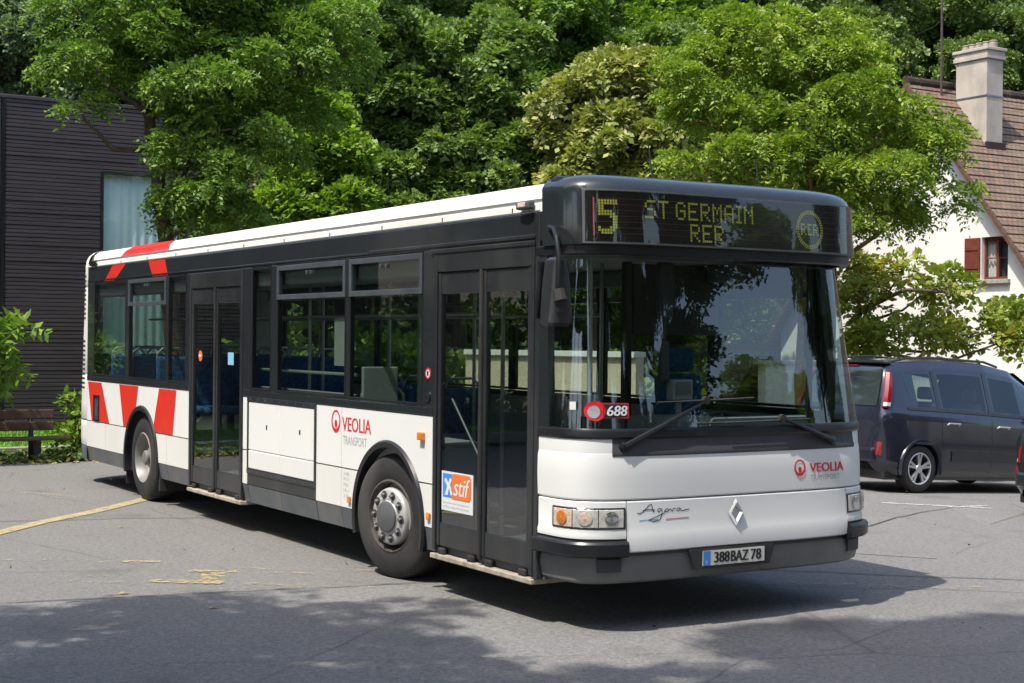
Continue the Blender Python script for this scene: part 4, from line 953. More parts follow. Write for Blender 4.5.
# dark slatted building -----------------------------------------------
BY = 21.0; BX0, BX1 = -9.0, 5.9
bl = empty('slatted_building', (-1.5, BY+6, 0), 'flat-roofed building clad in dark horizontal wooden slats behind the lawn', 'building')
WX0, WX1, WZ0, WZ1 = 3.08, 4.6, 1.4, 4.96
m = MB(); m.box((BX0, BY+.05, -.1), (WX0, BY+12, 6.25)); m.box((WX1, BY+.05, -.1), (BX1, BY+12, 6.25)); m.box((WX0, BY+.05, -.1), (WX1, BY+12, WZ0)); m.box((WX0, BY+.05, WZ1), (WX1, BY+12, 6.25)); m.box((WX0, BY+.5, WZ0), (WX1, BY+12, WZ1))
m.build('wall_core', 'slat', bl)
m = MB(); rr = random.Random(3)
z = -.05
while z < 6.2:
    for a, b in ((BX0, 1.16), (1.24, WX0-.05 if WZ0-.05 < z < WZ1 else BX1)):
        xx = a
        while xx < b-.01:
            nx = min(b, xx+rr.uniform(1.6, 3.9)); nx = b if b-nx < .5 else nx
            m.box((xx, BY-.004-rr.random()*.009, z+rr.uniform(-.002, .002)), (nx-.006, BY+.052, z+.062), .003); xx = nx
    if WZ0-.05 < z < WZ1: m.box((WX1+.05, BY-.008, z), (BX1, BY+.052, z+.062), .003)
    z += .076
m.build('slat_cladding', 'slat', bl)
m = MB(); m.box((BX0-.03, BY-.025, 6.25), (BX1+.03, BY+12.05, 6.32), .01); m.build('parapet', 'slat', bl)
m = MB(); m.box((1.17, BY-.02, -.1), (1.23, BY+.06, 6.25), .005); m.build('corner_strip', 'car_black', bl)
m = MB(); 
for a, b in (((WX0-.05, BY-.03, WZ0-.05), (WX0, BY+.12, WZ1+.05)), ((WX1, BY-.03, WZ0-.05), (WX1+.05, BY+.12, WZ1+.05)), ((WX0, BY-.03, WZ1), (WX1, BY+.12, WZ1+.05)), ((WX0, BY-.03, WZ0-.05), (WX1, BY+.12, WZ0))): m.box(a, b, .004)
wf = m.build('window', 'car_black', bl)
m = MB(); m.grid([[(x, BY+.13+.010*math.sin(x*38), z) for x in np.linspace(WX0, WX1, 160)] for z in (WZ0, WZ1)]); m.build('blind', paint('pale_blue_blind', (.82, .95, .94), .8, var=.03), wf, smooth=True)
m = MB(); m.add([(WX0, BY+.06, WZ0), (WX1, BY+.06, WZ0), (WX1, BY+.06, WZ1), (WX0, BY+.06, WZ1)], [(0, 1, 2, 3)]); m.build('pane', glass_mat('building_glass', (.90, .97, .98), 1.), wf)

# bench -----------------------------------------------------------------
bn = empty('park_bench', (-.3, 14.8, 0), 'wooden park bench with brown slats on dark iron legs by the lawn', 'bench')
BX = (-1.35, .62)
m = MB(); m.box((BX[0], 14.98, .60), (BX[1], 15.02, .73), .01); m.build('backrest', 'wood_dark', bn)
m = MB(); m.box((BX[0], 14.96, .42), (BX[1], 15.00, .55), .01); m.build('backrest', 'wood_dark', bn)
m = MB(); 
for k in range(3): m.box((BX[0]-.0, 14.50+k*.145, .30), (BX[1]+.12, 14.63+k*.145, .34), .008)
m.build('seat', 'wood_dark', bn)
for x in (-.95, .28):
    m = MB(); m.box((x-.05, 14.55, -.02), (x+.05, 14.62, .298), .01); m.box((x-.05, 14.86, -.02), (x+.05, 14.93, .298), .01); m.box((x-.04, 14.5, .26), (x+.04, 14.95, .2985), .006); m.tube([(x, 14.94, .25), (x, 15.04, .72)], [.04, .03], 8); m.build('leg', 'bench_iron', bn)

# mesh fence
fe = empty('mesh_fence', (-2, 16.0, 0), 'low thin wire mesh fence in front of the lawn behind the bench', 'fence')
for x in (-5.0, -2.5, 0., 2.5):
    m = MB(); m.tube([(x, 16.0, 0), (x, 16.0, .62)], .018, 6); m.build('fence_post', 'wire', fe)
m = MB()
for z in np.arange(.1, .62, .1): m.tube([(-5, 16.0, z), (2.5, 16.0, z)], .0035, 4)
for x in np.arange(-4.95, 2.5, .1): m.tube([(x, 16.004, .02), (x, 16.004, .6)], .0028, 4)
m.build('wire_mesh', 'wire', fe)

# house -------------------------------------------------------------------
HX = 22.0; PY = 18.09; PZ = 8.16; sl = (8.16-4.02)/(18.09-14.8)
ho = empty('gabled_house', (HX+6, 17.5, -.75), 'white rendered house with a steep brown tiled roof and red-brown shutter', 'house')
EY0, EY1 = 13.0, 24.5; XE = HX+13
zr = lambda y: PZ-sl*abs(y-PY)
wy0, wy1, wz0, wz1 = 15.24, 16.0, 3.30, 4.28
m = MB(); gzb = -1.2
def gpoly(pts): m.add([(HX, y, z) for y, z in pts], [tuple(range(len(pts)))])
GY0, GY1 = 13.4, 22.8; off = .14
top = lambda y: zr(y)-off
m.add([(HX, y, z) for y, z in [(GY0, gzb), (wy0, gzb), (wy0, top(wy0)), (GY0, top(GY0))]], [(0, 1, 2, 3)])
m.add([(HX, y, z) for y, z in [(wy1, gzb), (GY1, gzb), (GY1, top(GY1)), (PY, top(PY)), (wy1, top(wy1))]], [(0, 1, 2, 3, 4)])
m.add([(HX, y, z) for y, z in [(wy0, gzb), (wy1, gzb), (wy1, wz0), (wy0, wz0)]], [(0, 1, 2, 3)]); m.add([(HX, y, z) for y, z in [(wy0, wz1), (wy1, wz1), (wy1, top(wy1)), (wy0, top(wy0))]], [(0, 1, 2, 3)])
m.add([(HX, wy0, wz0), (HX+.25, wy0, wz0), (HX+.25, wy0, wz1), (HX, wy0, wz1)], [(0, 1, 2, 3)]); m.add([(HX, wy1, wz0), (HX+.25, wy1, wz0), (HX+.25, wy1, wz1), (HX, wy1, wz1)], [(0, 1, 2, 3)])
m.add([(HX, wy0, wz1), (HX+.25, wy0, wz1), (HX+.25, wy1, wz1), (HX, wy1, wz1)], [(0, 1, 2, 3)])
m.box((HX+.02, GY0, gzb), (XE, GY0+.2, top(GY0))); m.box((HX+.02, GY1-.2, gzb), (XE, GY1, top(GY1))); m.box((XE, GY0, gzb), (XE+.2, GY1, 4))
m.build('wall', 'plaster', ho)
def roof_plane(sgn, yE):
    mb = MB(); L = math.hypot(yE-PY, zr(yE)-PZ); n = 26; rows = []
    for i in range(n+1):
        y = PY+(yE-PY)*i/n; rows.append([(x, y, zr(y)) for x in (HX-.30, HX+5, XE+.3)])
    mb.grid(rows); k = [(x, y, z-.11) for r in rows for x, y, z in r]; mb.add(k, [(i*3+j, i*3+j+1, (i+1)*3+j+1, (i+1)*3+j) for i in range(n) for j in range(2)])
    for j in (0, 2): mb.add([rows[0][j], rows[-1][j], (rows[-1][j][0], rows[-1][j][1], rows[-1][j][2]-.11), (rows[0][j][0], rows[0][j][1], rows[0][j][2]-.11)], [(0, 1, 2, 3)])
    mb.add([rows[-1][0], rows[-1][2], tuple(np.array(rows[-1][2])-(0, 0, .11)), tuple(np.array(rows[-1][0])-(0, 0, .11))], [(0, 1, 2, 3)])
    o = mb.build('roof', 'tiles', ho); me = o.data; uv = me.uv_layers.new(name='UVMap')
    for lp in me.loops:
        c = me.vertices[lp.vertex_index].co; uv.data[lp.index].uv = (c.x, math.hypot(c.y-PY, c.z-PZ))
    return o
r1 = roof_plane(-1, EY0); r2 = roof_plane(1, EY1)
# courses of tiles standing proud
m = MB()
L = math.hypot(EY0-PY, zr(EY0)-PZ); dy = (EY0-PY)/L; dz_ = (zr(EY0)-PZ)/L; nrm = Vector((0, dz_, -dy)).normalized()
if nrm.z < 0: nrm = -nrm
for i in range(int(L/.26)):
    d = i*.26; a = Vector((0, PY+dy*d, PZ+dz_*d)); b = a+Vector((0, dy, dz_))*.27
    q = [a+nrm*.004, b+nrm*.028, b+nrm*.002]
    m.add([(HX-.31, q[0].y, q[0].z), (XE+.3, q[0].y, q[0].z), (XE+.3, q[1].y, q[1].z), (HX-.31, q[1].y, q[1].z), (HX-.31, q[2].y, q[2].z), (XE+.3, q[2].y, q[2].z)], [(0, 1, 2, 3), (3, 2, 5, 4)])
tc = m.build('tile_courses', 'tiles', r1); uv = tc.data.uv_layers.new(name='UVMap')
for lp in tc.data.loops:
    c = tc.data.vertices[lp.vertex_index].co; uv.data[lp.index].uv = (c.x, math.hypot(c.y-PY, c.z-PZ)*1.0)
m = MB()
x = HX-.32
while x < XE:
    m.tube([(x, PY, PZ+.0), (x+.42, PY, PZ+.0)], [.13, .11], 10); x += .40
m.build('ridge_tiles', 'tiles', ho)
for sg, ye in ((-1, EY0), (1, EY1)):
    m = MB(); m.prism([(PY, PZ-.03), (ye, zr(ye)-.03), (ye, zr(ye)-.17), (PY, PZ-.19)], lambda u, v, d: (HX-.33+d, u, v), 0, .05); m.build('bargeboard', 'wood_dark', ho)
m = MB()
for a, b in (((wy0, wz0), (wy0+.05, wz1)), ((wy1-.05, wz0), (wy1, wz1)), ((wy0+.051, wz1-.05), (wy1-.051, wz1)), ((wy0+.051, wz0), (wy1-.051, wz0+.06)), (((wy0+wy1)/2-.035, wz0+.061), ((wy0+wy1)/2+.035, wz1-.051))): m.box((HX+.10, a[0], a[1]), (HX+.16, b[0], b[1]), .006)
for zz in (wz0+.48, wz0+.88):
    m.box((HX+.12, wy0+.05, zz), (HX+.15, (wy0+wy1)/2-.035, zz+.03)); m.box((HX+.12, (wy0+wy1)/2+.035, zz), (HX+.15, wy1-.05, zz+.03))
hw_ = m.build('window', 'redwood', ho)
m = MB(); m.add([(HX+.145, wy0, wz0), (HX+.145, wy1, wz0), (HX+.145, wy1, wz1), (HX+.145, wy0, wz1)], [(0, 1, 2, 3)]); m.build('pane', 'lamp_glass', hw_)
m = MB(); m.grid([[(HX+.21+.02*math.sin(y*60), y, z) for y in np.linspace(wy0+.4, wy1, 60)] for z in (wz0, wz1)]); m.build('curtain', 'curtain', hw_)
m = MB(); m.box((HX+.24, wy0, wz0), (HX+.26, wy1, wz1)); m.build('dark_room', 'interior_dark', hw_)
m = MB(); m.box((HX-.10, wy0-.08, wz0-.10), (HX+.10, wy1+.08, wz0-.001), .01); m.build('sill', 'concrete', hw_)
for y0 in (wy1+.02,):
    m = MB(); m.box((HX-.05, y0, wz0+.02), (HX-.01, y0+.44, wz1-.01), .006)
    for zz in (wz0+.25, wz1-.3): m.box((HX-.065, y0+.03, zz), (HX-.05, y0+.41, zz+.09), .004)
    m.build('shutter', 'redwood', ho)
# chimney standing on the front roof slope
CX0, CX1, CY = HX+1.05, HX+1.62, 16.80
ch = MB(); ch.box((CX0, CY, 5.2), (CX1, CY+.95, 8.66), .01); cho = ch.build('chimney', 'chimney', ho)
m = MB(); m.box((CX0-.05, CY-.05, 8.66), (CX1+.05, CY+1.0, 8.76), .01); m.box((CX0-.03, CY-.03, 8.76), (CX1+.03, CY+.98, 8.86), .01); m.box((CX0-.07, CY-.07, 8.86), (CX1+.07, CY+1.02, 8.94), .015); m.build('chimney_cap', 'chimney', cho)
m = MB(); m.box((CX0-.012, CY-.012, 7.75), (CX1+.012, CY+.962, 7.79)); m.build('metal_strap', 'alu', cho)
for k in range(5):
    m = MB(); m.lathe(((CX0+CX1)/2, CY+.06+k*.21, 8.94), (0, 0, 1), [(.11, 0), (.10, .10), (.085, .14), (.10, .16), (.09, .18), (.06, .18)], 14); m.build('chimney_pot', 'pot', cho)
m = MB(); m.box((CX0-.05, CY-.06, 5.2), (CX1+.05, CY, zr(CY)+.12)); m.build('flashing', 'tiles', cho)
m = MB(); m.tube([(HX+.65, 17.85, zr(17.85)-.1), (HX+.65, 17.85, 11.8)], .03, 6); am = m.build('aerial_mast', 'rust', ho)
cw0, cw1 = at(470, 349, 23), at(640, 349, 21)
cwl = empty('cream_wall', (cw1.x, cw1.y, gz(cw1.x, cw1.y)), 'low cream rendered wall with a flat coping seen through the windows of the bus door', 'wall')
m = MB(); n_ = Vector((cw1.y-cw0.y, cw0.x-cw1.x, 0)).normalized()*.2
def slab(mb, z0, z1, e):
    a, b = Vector((cw0.x, cw0.y, 0)), Vector((cw1.x, cw1.y, 0)); q = [a-n_*e, b-n_*e, b+n_*(e+.0), a+n_*e]
    mb.add([(p.x, p.y, z0) for p in q]+[(p.x, p.y, z1) for p in q], [(3, 2, 1, 0), (4, 5, 6, 7)]+[(i, (i+1) % 4, 4+(i+1) % 4, 4+i) for i in range(4)])
slab(m, -.6, 1.60, .5); m.build('wall_body', paint('cream_render', (.62, .54, .38), .9, var=.06), cwl)
m = MB(); slab(m, 1.603, 1.68, .75); m.build('coping', 'plaster', cwl)
# a low white garden wall and annex beyond the car
gw = empty('garden_wall', (20, 14.6, -.7), 'low white rendered garden wall beyond the parked cars', 'wall')
m = MB(); m.box((15.5, 16.0, -1.2), (21.9, 16.25, 1.35), .01); m.build('wall_body', 'plaster', gw)
m = MB(); m.box((15.4, 15.95, 1.35), (21.95, 16.3, 1.43), .01); m.build('coping', 'concrete', gw)

# ================================================================== TREES
def unit(v): return v/np.maximum(1e-9, np.linalg.norm(v, axis=-1, keepdims=True))
def sphere_dirs(n, rg, zmin=-1.):
    out = np.zeros((0, 3))
    while len(out) < n:
        d = unit(rg.normal(size=(n*3, 3))); out = np.concatenate([out, d[d[:, 2] > zmin]])
    return out[:n]
def puffs_of(blobs, rg, per, frac, zmin=-.55):
    """break each big limb mass into smaller leaf clumps over its surface and inside"""
    P_ = []; 
    for b in blobs:
        c, r = np.array(b[:3]), np.array(b[3:6]); n = max(4, int(per*(b[6] if len(b) > 6 else 1)))
        d = sphere_dirs(n, rg, zmin); k = rg.uniform(.45, 1.0, n)**.6
        pc = c+d*r*k[:, None]*rg.uniform(.85, 1.15, (n, 1)); pr = frac*r.mean()*rg.uniform(.65, 1.3, n)
        for i in range(n): P_.append((*pc[i], pr[i], *c, 0))
    return np.array(P_)
def leaf_quads(puffs, n_spray, rg, K=5, spray_len=.32, leaf=.055, wid=.45, droop=.35, flat=.65, pairs=True):
    w = puffs[:, 3]**2; idx = rg.choice(len(puffs), n_spray, p=w/w.sum()); pc = puffs[idx, :3]; pr = puffs[idx, 3]; bc = puffs[idx, 4:7]
    d = unit(rg.normal(size=(n_spray, 3)))
    rad = rg.uniform(.25, 1., n_spray)**.45
    pos = pc+d*np.array([1, 1, flat])*(pr*rad)[:, None]
    out = unit(pos-bc); out2 = unit(pos-pc)
    sd = unit(out*.5+out2*.7+rg.normal(size=(n_spray, 3))*.45+np.array([0, 0, .1]))
    nn = rg.normal(size=(n_spray, 3))*.55+np.array([0, 0, 1.])+out*.25; side = unit(np.cross(nn, sd)); nrm = unit(np.cross(sd, side))
    L = spray_len*rg.uniform(.6, 1.25, n_spray); quads = []
    ks = [(k, s_) for k in range(K) for s_ in ((-1, 1) if pairs else (1 if k % 2 else -1,))]
    for k, s_ in ks:
        f = (k+.6)/K; base = pos+sd*(L*f)[:, None]+np.array([0, 0, -1.])*(droop*L*f*f)[:, None]
        ld = unit(side*s_*.9+sd*.55+rg.normal(size=(n_spray, 3))*.22+np.array([0, 0, -droop*f])); ls = leaf*rg.uniform(.5, 1.55, (n_spray, 1))
        ln = unit(nrm+rg.normal(size=(n_spray, 3))*.3); lw = unit(np.cross(ln, ld))*ls*wid
        tip = base+ld*ls; mid = base+ld*ls*.45
        quads.append(np.stack([base, mid-lw*.5, tip, mid+lw*.5], 1))
    return np.concatenate(quads)
def limb_mesh(trunk_pts, trunk_r, blobs, puffs, rg, mat, parent, twig_r=.012, n_twig=60, name='trunk'):
    m = MB(); tp = [np.array(p, float) for p in trunk_pts]
    dense = []; rr = []
    for i in range(len(tp)-1):
        for f in np.linspace(0, 1, 5)[:-1]: dense.append(tp[i]*(1-f)+tp[i+1]*f+rg.normal(size=3)*trunk_r*.10); rr.append(trunk_r*(1-.75*(i+f)/(len(tp)-1)))
    dense.append(tp[-1]); rr.append(trunk_r*.22); rr[0] *= 1.35; m.tube(dense, rr, 9)
    D_ = np.array(dense)
    for b in blobs:
        c = np.array(b[:3]); z = c[2]-.9*max(b[3], .5)
        i = int(np.argmin(np.abs(D_[:, 2]-z)+.25*np.linalg.norm(D_[:, :2]-c[:2], axis=1))); a = D_[i]; r0 = max(twig_r*2, rr[i]*.6)
        mid = a*.45+c*.55+np.array([0, 0, -.12*np.linalg.norm(c-a)])+rg.normal(size=3)*.08
        q1 = a*.75+mid*.25+rg.normal(size=3)*.05
        m.tube([a, q1, mid, c*.75+mid*.25+rg.normal(size=3)*.05, c], [r0, r0*.85, r0*.6, r0*.42, r0*.22], 6)
    sel = rg.choice(len(puffs), min(n_twig, len(puffs)), replace=False)
    for i in sel:
        p, c = puffs[i, :3], puffs[i, 4:7]; s_ = c*.7+p*.3
        m.tube([s_, s_*.5+p*.5+rg.normal(size=3)*.07, p], [twig_r*1.4, twig_r, twig_r*.4], 4, False)
    return m.build(name, mat, parent, smooth=True, fixn=False)
def tree(name, loc, label, blobs, trunk, tr, leafmat, bark='bark', seed=1, per=16, frac=.40, n=6000, group=None, cat='tree', n_twig=60, zmin=-.55, **kw):
    rg = np.random.default_rng(seed); root = empty(name, loc, label, cat, group)
    pf = puffs_of(blobs, rg, per, frac, zmin)
    limb_mesh(trunk, tr, blobs, pf, rg, bark, root, n_twig=n_twig)
    poly_mesh('crown', leaf_quads(pf, n, rg, **kw), leafmat, root); return root
def B(px, py, D, rpx, rz=None, dens=1., ry=None):
    """a limb mass at depth D of a line of sight with its radius in image pixels at that depth"""
    c = at(px, py, D); r = rpx*D/foc; rzz = (rz if rz is not None else rpx*.8)*D/foc
    return (c.x, c.y, c.z, r, ry if ry else r, rzz, dens)
def gp(px, D):
    c = at(px, 340, D); return (c.x, c.y, gz(c.x, c.y))

# robinia at the left, in front of the dark building
g0 = gp(178, 23.2)
tree('robinia_tree', g0, 'large feathery robinia in front of the dark slatted building, above the bus rear',
     [B(95, 62, 22.6, 52, 32), B(92, 20, 22.4, 48, 32), B(150, 55, 22.2, 55, 42), B(205, 25, 22.8, 75, 50), B(215, 85, 22.3, 65, 45), B(275, 60, 23, 60, 45),
      B(300, 15, 23.4, 60, 45), B(240, 125, 22.4, 55, 40), B(195, 145, 22.4, 45, 35), B(225, 180, 22.3, 48, 34), B(190, 205, 22.8, 36, 28), B(262, 165, 23, 45, 40),
      B(82, 113, 22.2, 28, 14, .6), B(160, 222, 22.6, 20, 14, .5), B(235, 225, 22.6, 40, 22), B(150, -30, 22.8, 75, 50), B(250, -40, 23, 75, 50), B(290, 110, 23.4, 40, 30), B(335, 60, 23.6, 34, 30)],
     [g0, at(170, 255, 23.2), at(160, 190, 23), at(150, 120, 23), at(165, 50, 23), at(190, -40, 23)], .16, 'leaf_robinia', seed=11, per=13, frac=.34, n=14500, K=5, spray_len=.26, leaf=.070, wid=.5, droop=.5, flat=.42)
# the bright tree behind the front of the bus
g1 = gp(806, 25.0)
tree('acacia_tree', g1, 'bright yellow-green spreading tree behind the front of the bus, beside the tiled house',
     [B(770, 60, 24.4, 70, 48), B(720, 85, 24.2, 58, 50), B(830, 70, 24.2, 62, 46), B(690, 120, 24.4, 34, 34), B(780, 125, 23.6, 60, 42), B(850, 115, 23.6, 60, 42), B(900, 130, 23.6, 48, 36),
      B(935, 150, 23.8, 40, 34), B(880, 180, 23.4, 58, 36), B(930, 195, 23.8, 40, 28), B(850, 215, 23.6, 50, 28), B(895, 222, 23.8, 34, 20), B(745, 165, 23.8, 60, 34), B(690, 172, 24, 36, 22), B(810, 170, 23.4, 56, 34), B(700, 60, 24.6, 34, 26), B(760, 25, 24.4, 46, 22), B(820, 35, 24.4, 40, 24)],
     [g1, at(806, 290, 25), at(800, 210, 24.8), at(790, 130, 24.6), at(775, 60, 24.5)], .17, 'leaf_bright', bark='bark_warm', seed=21, per=12, frac=.34, n=10800, K=5, spray_len=.27, leaf=.070, wid=.5, droop=.55, flat=.42)
m = MB(); m.tube([at(724, 116, 23.9), at(715, 140, 23.75), at(705, 162, 23.8), at(712, 190, 24), at(760, 250, 24.6), at(806, 300, 25)], [.02, .04, .055, .07, .09, .12], 8); m.build('limb', 'bark_warm', bpy.data.objects['acacia_tree'], smooth=True)
# thin fruit tree in front of the house wall
g2 = gp(838, 28.0)
tree('apple_tree', g2, 'sparse low fruit tree with yellowing leaves in front of the white house wall',
     [B(900, 275, 27, 34, 18), B(870, 300, 26.6, 30, 20), B(935, 290, 27, 34, 20), B(1004, 322, 26.6, 34, 18), B(960, 335, 26.4, 40, 18), B(905, 335, 26.4, 40, 18), B(1034, 330, 26.4, 40, 22), B(870, 345, 26.4, 30, 20), B(845, 270, 26.8, 22, 18)],
     [g2, at(842, 350, 27.6), at(862, 310, 27.2), at(905, 290, 27), at(950, 292, 26.8)], .085, 'leaf_apple', seed=31, per=10, frac=.36, n=1450, K=3, spray_len=.26, leaf=.115, wid=.62, droop=.4, flat=.7, n_twig=120)
# lime turning yellow, middle of the wood's edge
def depth_tree(name, px, D, label, blobs, leafmat, seed, n, **kw):
    g = gp(px, D); tops = min(b[2] for b in blobs); hi = max(b[2] for b in blobs)
    c = at(px, 100, D); tr = [g, (g[0]+.1, g[1], g[2]+(hi-g[2])*.35), (g[0]-.05, g[1]+.05, g[2]+(hi-g[2])*.7), (g[0], g[1], hi)]
    return tree(name, g, label, blobs, tr, kw.pop('tr', .2), leafmat, seed=seed, n=n, **kw)
MK = dict(per=20, frac=.34, K=3, spray_len=.24, leaf=.088, wid=.8, droop=.35, flat=.55)
depth_tree('lime_tree', 596, 30, 'olive-yellow lime tree at the edge of the wood, right of the dark maple',
     [B(618, 85, 29.6, 50, 34), B(573, 120, 29.4, 40, 38), B(658, 120, 29.6, 42, 40), B(618, 140, 29, 46, 36), B(578, 170, 29.2, 34, 26), B(658, 175, 29.2, 40, 30), B(623, 185, 29.2, 34, 22), B(690, 150, 29.8, 26, 30), B(598, 215, 29.8, 28, 24), B(653, 215, 29.8, 28, 22)], 'leaf_lime', 41, 10500, per=22, frac=.33, K=3, spray_len=.24, leaf=.11, wid=.7, droop=.5, flat=.6)
depth_tree('maple_tree', 455, 31, 'dark green maple with flat leafy tiers, directly left of the olive-yellow lime tree',
     [B(455, 60, 30.6, 56, 36), B(420, 100, 30.4, 50, 34), B(490, 95, 30.4, 48, 34), B(455, 140, 30, 50, 30), B(505, 150, 30.2, 42, 30), B(400, 150, 30.2, 44, 32), B(470, 190, 29.8, 50, 26), B(415, 200, 30, 46, 26), B(515, 195, 30.2, 36, 22), B(460, 225, 30.2, 46, 22), B(430, 40, 31, 44, 30), B(500, 40, 31, 44, 30)], 'leaf_maple', 51, 21000, **MK)
depth_tree('maple_tree', 372, 29.5, 'slender maple with a pale bare trunk, just right of the robinia',
     [B(385, 175, 29.2, 36, 24), B(345, 190, 29, 34, 22), B(375, 215, 29, 46, 24), B(335, 225, 29, 40, 20), B(372, 50, 29.6, 40, 36), B(345, 95, 29.8, 36, 30), B(395, 90, 29.8, 34, 30), B(360, 10, 29.8, 50, 34)], 'leaf_maple', 52, 13500, tr=.13, bark='bark_warm', **MK)
depth_tree('young_maple_tree', 318, 27, 'light yellow-green young maple at the wood edge right behind the robinia',
     [B(310, 165, 26.8, 34, 24), B(338, 150, 26.8, 32, 24), B(300, 200, 26.6, 36, 24), B(340, 205, 26.6, 34, 22), B(318, 232, 26.6, 40, 22), B(320, 115, 27, 28, 24)], 'leaf_yellowgreen', 53, 5200, tr=.09, per=20, frac=.34, K=3, spray_len=.24, leaf=.095, wid=.8, droop=.4, flat=.5)

# the wood on the hillside behind: four kinds, each tree an object with its own crown and trunk
def forest_proto(seed, kind):
    rg = np.random.default_rng(seed); mat, h, r, n, leaf = kind
    blobs = []
    for k in range(15):
        z = h*rg.uniform(.28, .95); f = math.sin(math.pi*min(1, max(.12, (z/h-.12)/.92)))**.7; a = rg.uniform(0, 2*math.pi); q = r*f*rg.uniform(.35, .85)
        blobs.append((q*math.cos(a), q*math.sin(a), z, r*.42, r*.42, r*.30, 1))
    blobs.append((0, 0, h*.95, r*.4, r*.4, r*.35, 1))
    pf = puffs_of(blobs, rg, 15, .36); root = bpy.data.objects.new('woodland_tree', None)
    tr = limb_mesh([(0, 0, -.5), (.1, 0, h*.35), (-.1, .1, h*.7), (0, 0, h*.95)], .19, blobs, pf, rg, 'bark', None, n_twig=30)
    cr = poly_mesh('crown', leaf_quads(pf, n, rg, K=3, spray_len=.30, leaf=leaf, wid=.8, droop=.35, flat=.55), mat)
    return tr, cr
KINDS_ = [('leaf_maple', 11., 3.0, 23000, .10), ('leaf_dark', 13., 3.2, 23000, .105), ('leaf_robinia', 12., 2.9, 22000, .10), ('leaf_grey', 12.5, 3.0, 22000, .105), ('leaf_yellowgreen', 9.5, 2.7, 18000, .095)]
protos = [forest_proto(100+i, k) for i, k in enumerate(KINDS_)]
for tr, cr in protos: COL.objects.unlink(tr); COL.objects.unlink(cr)
KLAB = ['mid-green leafy tree', 'dark green leafy tree', 'fresh green leafy tree', 'greyish green leafy tree', 'pale yellow-green leafy tree']
def plant(k, x, y, s, rz, label, group, name='woodland_tree', sink=.0, tall=1.):
    o = bpy.data.objects.new(name, None); COL.objects.link(o); o.location = (x, y, gz(x, y)-.05-sink); o.rotation_euler = (0, 0, rz); o.scale = (s, s, s*tall); tag(o, label, 'tree', group)
    for src in protos[k]:
        c = src.copy(); COL.objects.link(c); c.parent = o
    return o
frg = random.Random(5)
def free(x, y):
    s, l = depth_of(x, y), side_of(x, y)
    if BX0-2 < x < BX1+2.6 and y > BY-2 and y < BY+14.5: return False
    if HX-3 < x < XE+4 and 9 < y < 27: return False
    return True
rows_ = [(34, 'in the front row of the wood'), (39, 'in the second row of the wood'), (45, 'on the lower slope of the wooded hill'), (53, 'half way up the wooded hill'), (63, 'high on the wooded hill'), (76, 'high on the wooded hill')]
for ri, (D, where) in enumerate(rows_):
    half = D*.365+3; l = -half
    while l < half:
        d2 = D+frg.uniform(-2, 2); x = CAM.x+FW2.x*d2+FW2.y*l; y = CAM.y+FW2.y*d2-FW2.x*l
        k = frg.choices(range(5), [4, 4, 2, 1.2, .8 if ri < 3 else .3])[0]
        if l < -half*.62 and ri > 0 and frg.random() < .6: k = 3
        if free(x, y) and not (D < 44 and l > 4.5): plant(k, x, y, frg.uniform(.85, 1.25), frg.uniform(0, 6.28), KLAB[k]+' '+where, KLAB[k]+' group '+where.replace('in the ', '').replace('on the ', ''))
        l += frg.uniform(2.5, 3.7)*(1+.04*ri)
for l, d2, s in ((-14.5, 43, 1.15), (-12.2, 44, 1.2), (-16.5, 46, 1.2), (-10, 46, 1.2)):
    plant(3, CAM.x+FW2.x*d2+FW2.y*l, CAM.y+FW2.y*d2-FW2.x*l, s, l, 'greyish green leafy tree rising behind the dark slatted building', 'greyish trees behind the slatted building')
# dense shrub layer under the wood
def shrub_mass(n, boxes, seed):
    rg = np.random.default_rng(seed); P_ = []
    for (D0, D1, l0, l1, h, m_) in boxes:
        d = rg.uniform(D0, D1, m_); l = rg.uniform(l0, l1, m_); x = CAM.x+FW2.x*d+FW2.y*l; y = CAM.y+FW2.y*d-FW2.x*l
        for i in range(m_):
            if free(x[i], y[i]): P_.append((x[i], y[i], gz(x[i], y[i])+rg.uniform(.1, h), rg.uniform(.4, .8), x[i], y[i], gz(x[i], y[i]), 0))
    return leaf_quads(np.array(P_), n, rg, K=2, spray_len=.3, leaf=.17, wid=.8, droop=.3)
tag(poly_mesh('undergrowth', shrub_mass(26000, [(27, 36, -5, 3.5, 1.6, 220), (36, 42, -28, 5, 1.6, 240), (42, 80, -28, 30, 1.6, 420)], 77), 'leaf_dark'), 'dark undergrowth covering the floor of the wood', 'undergrowth', kind='stuff')

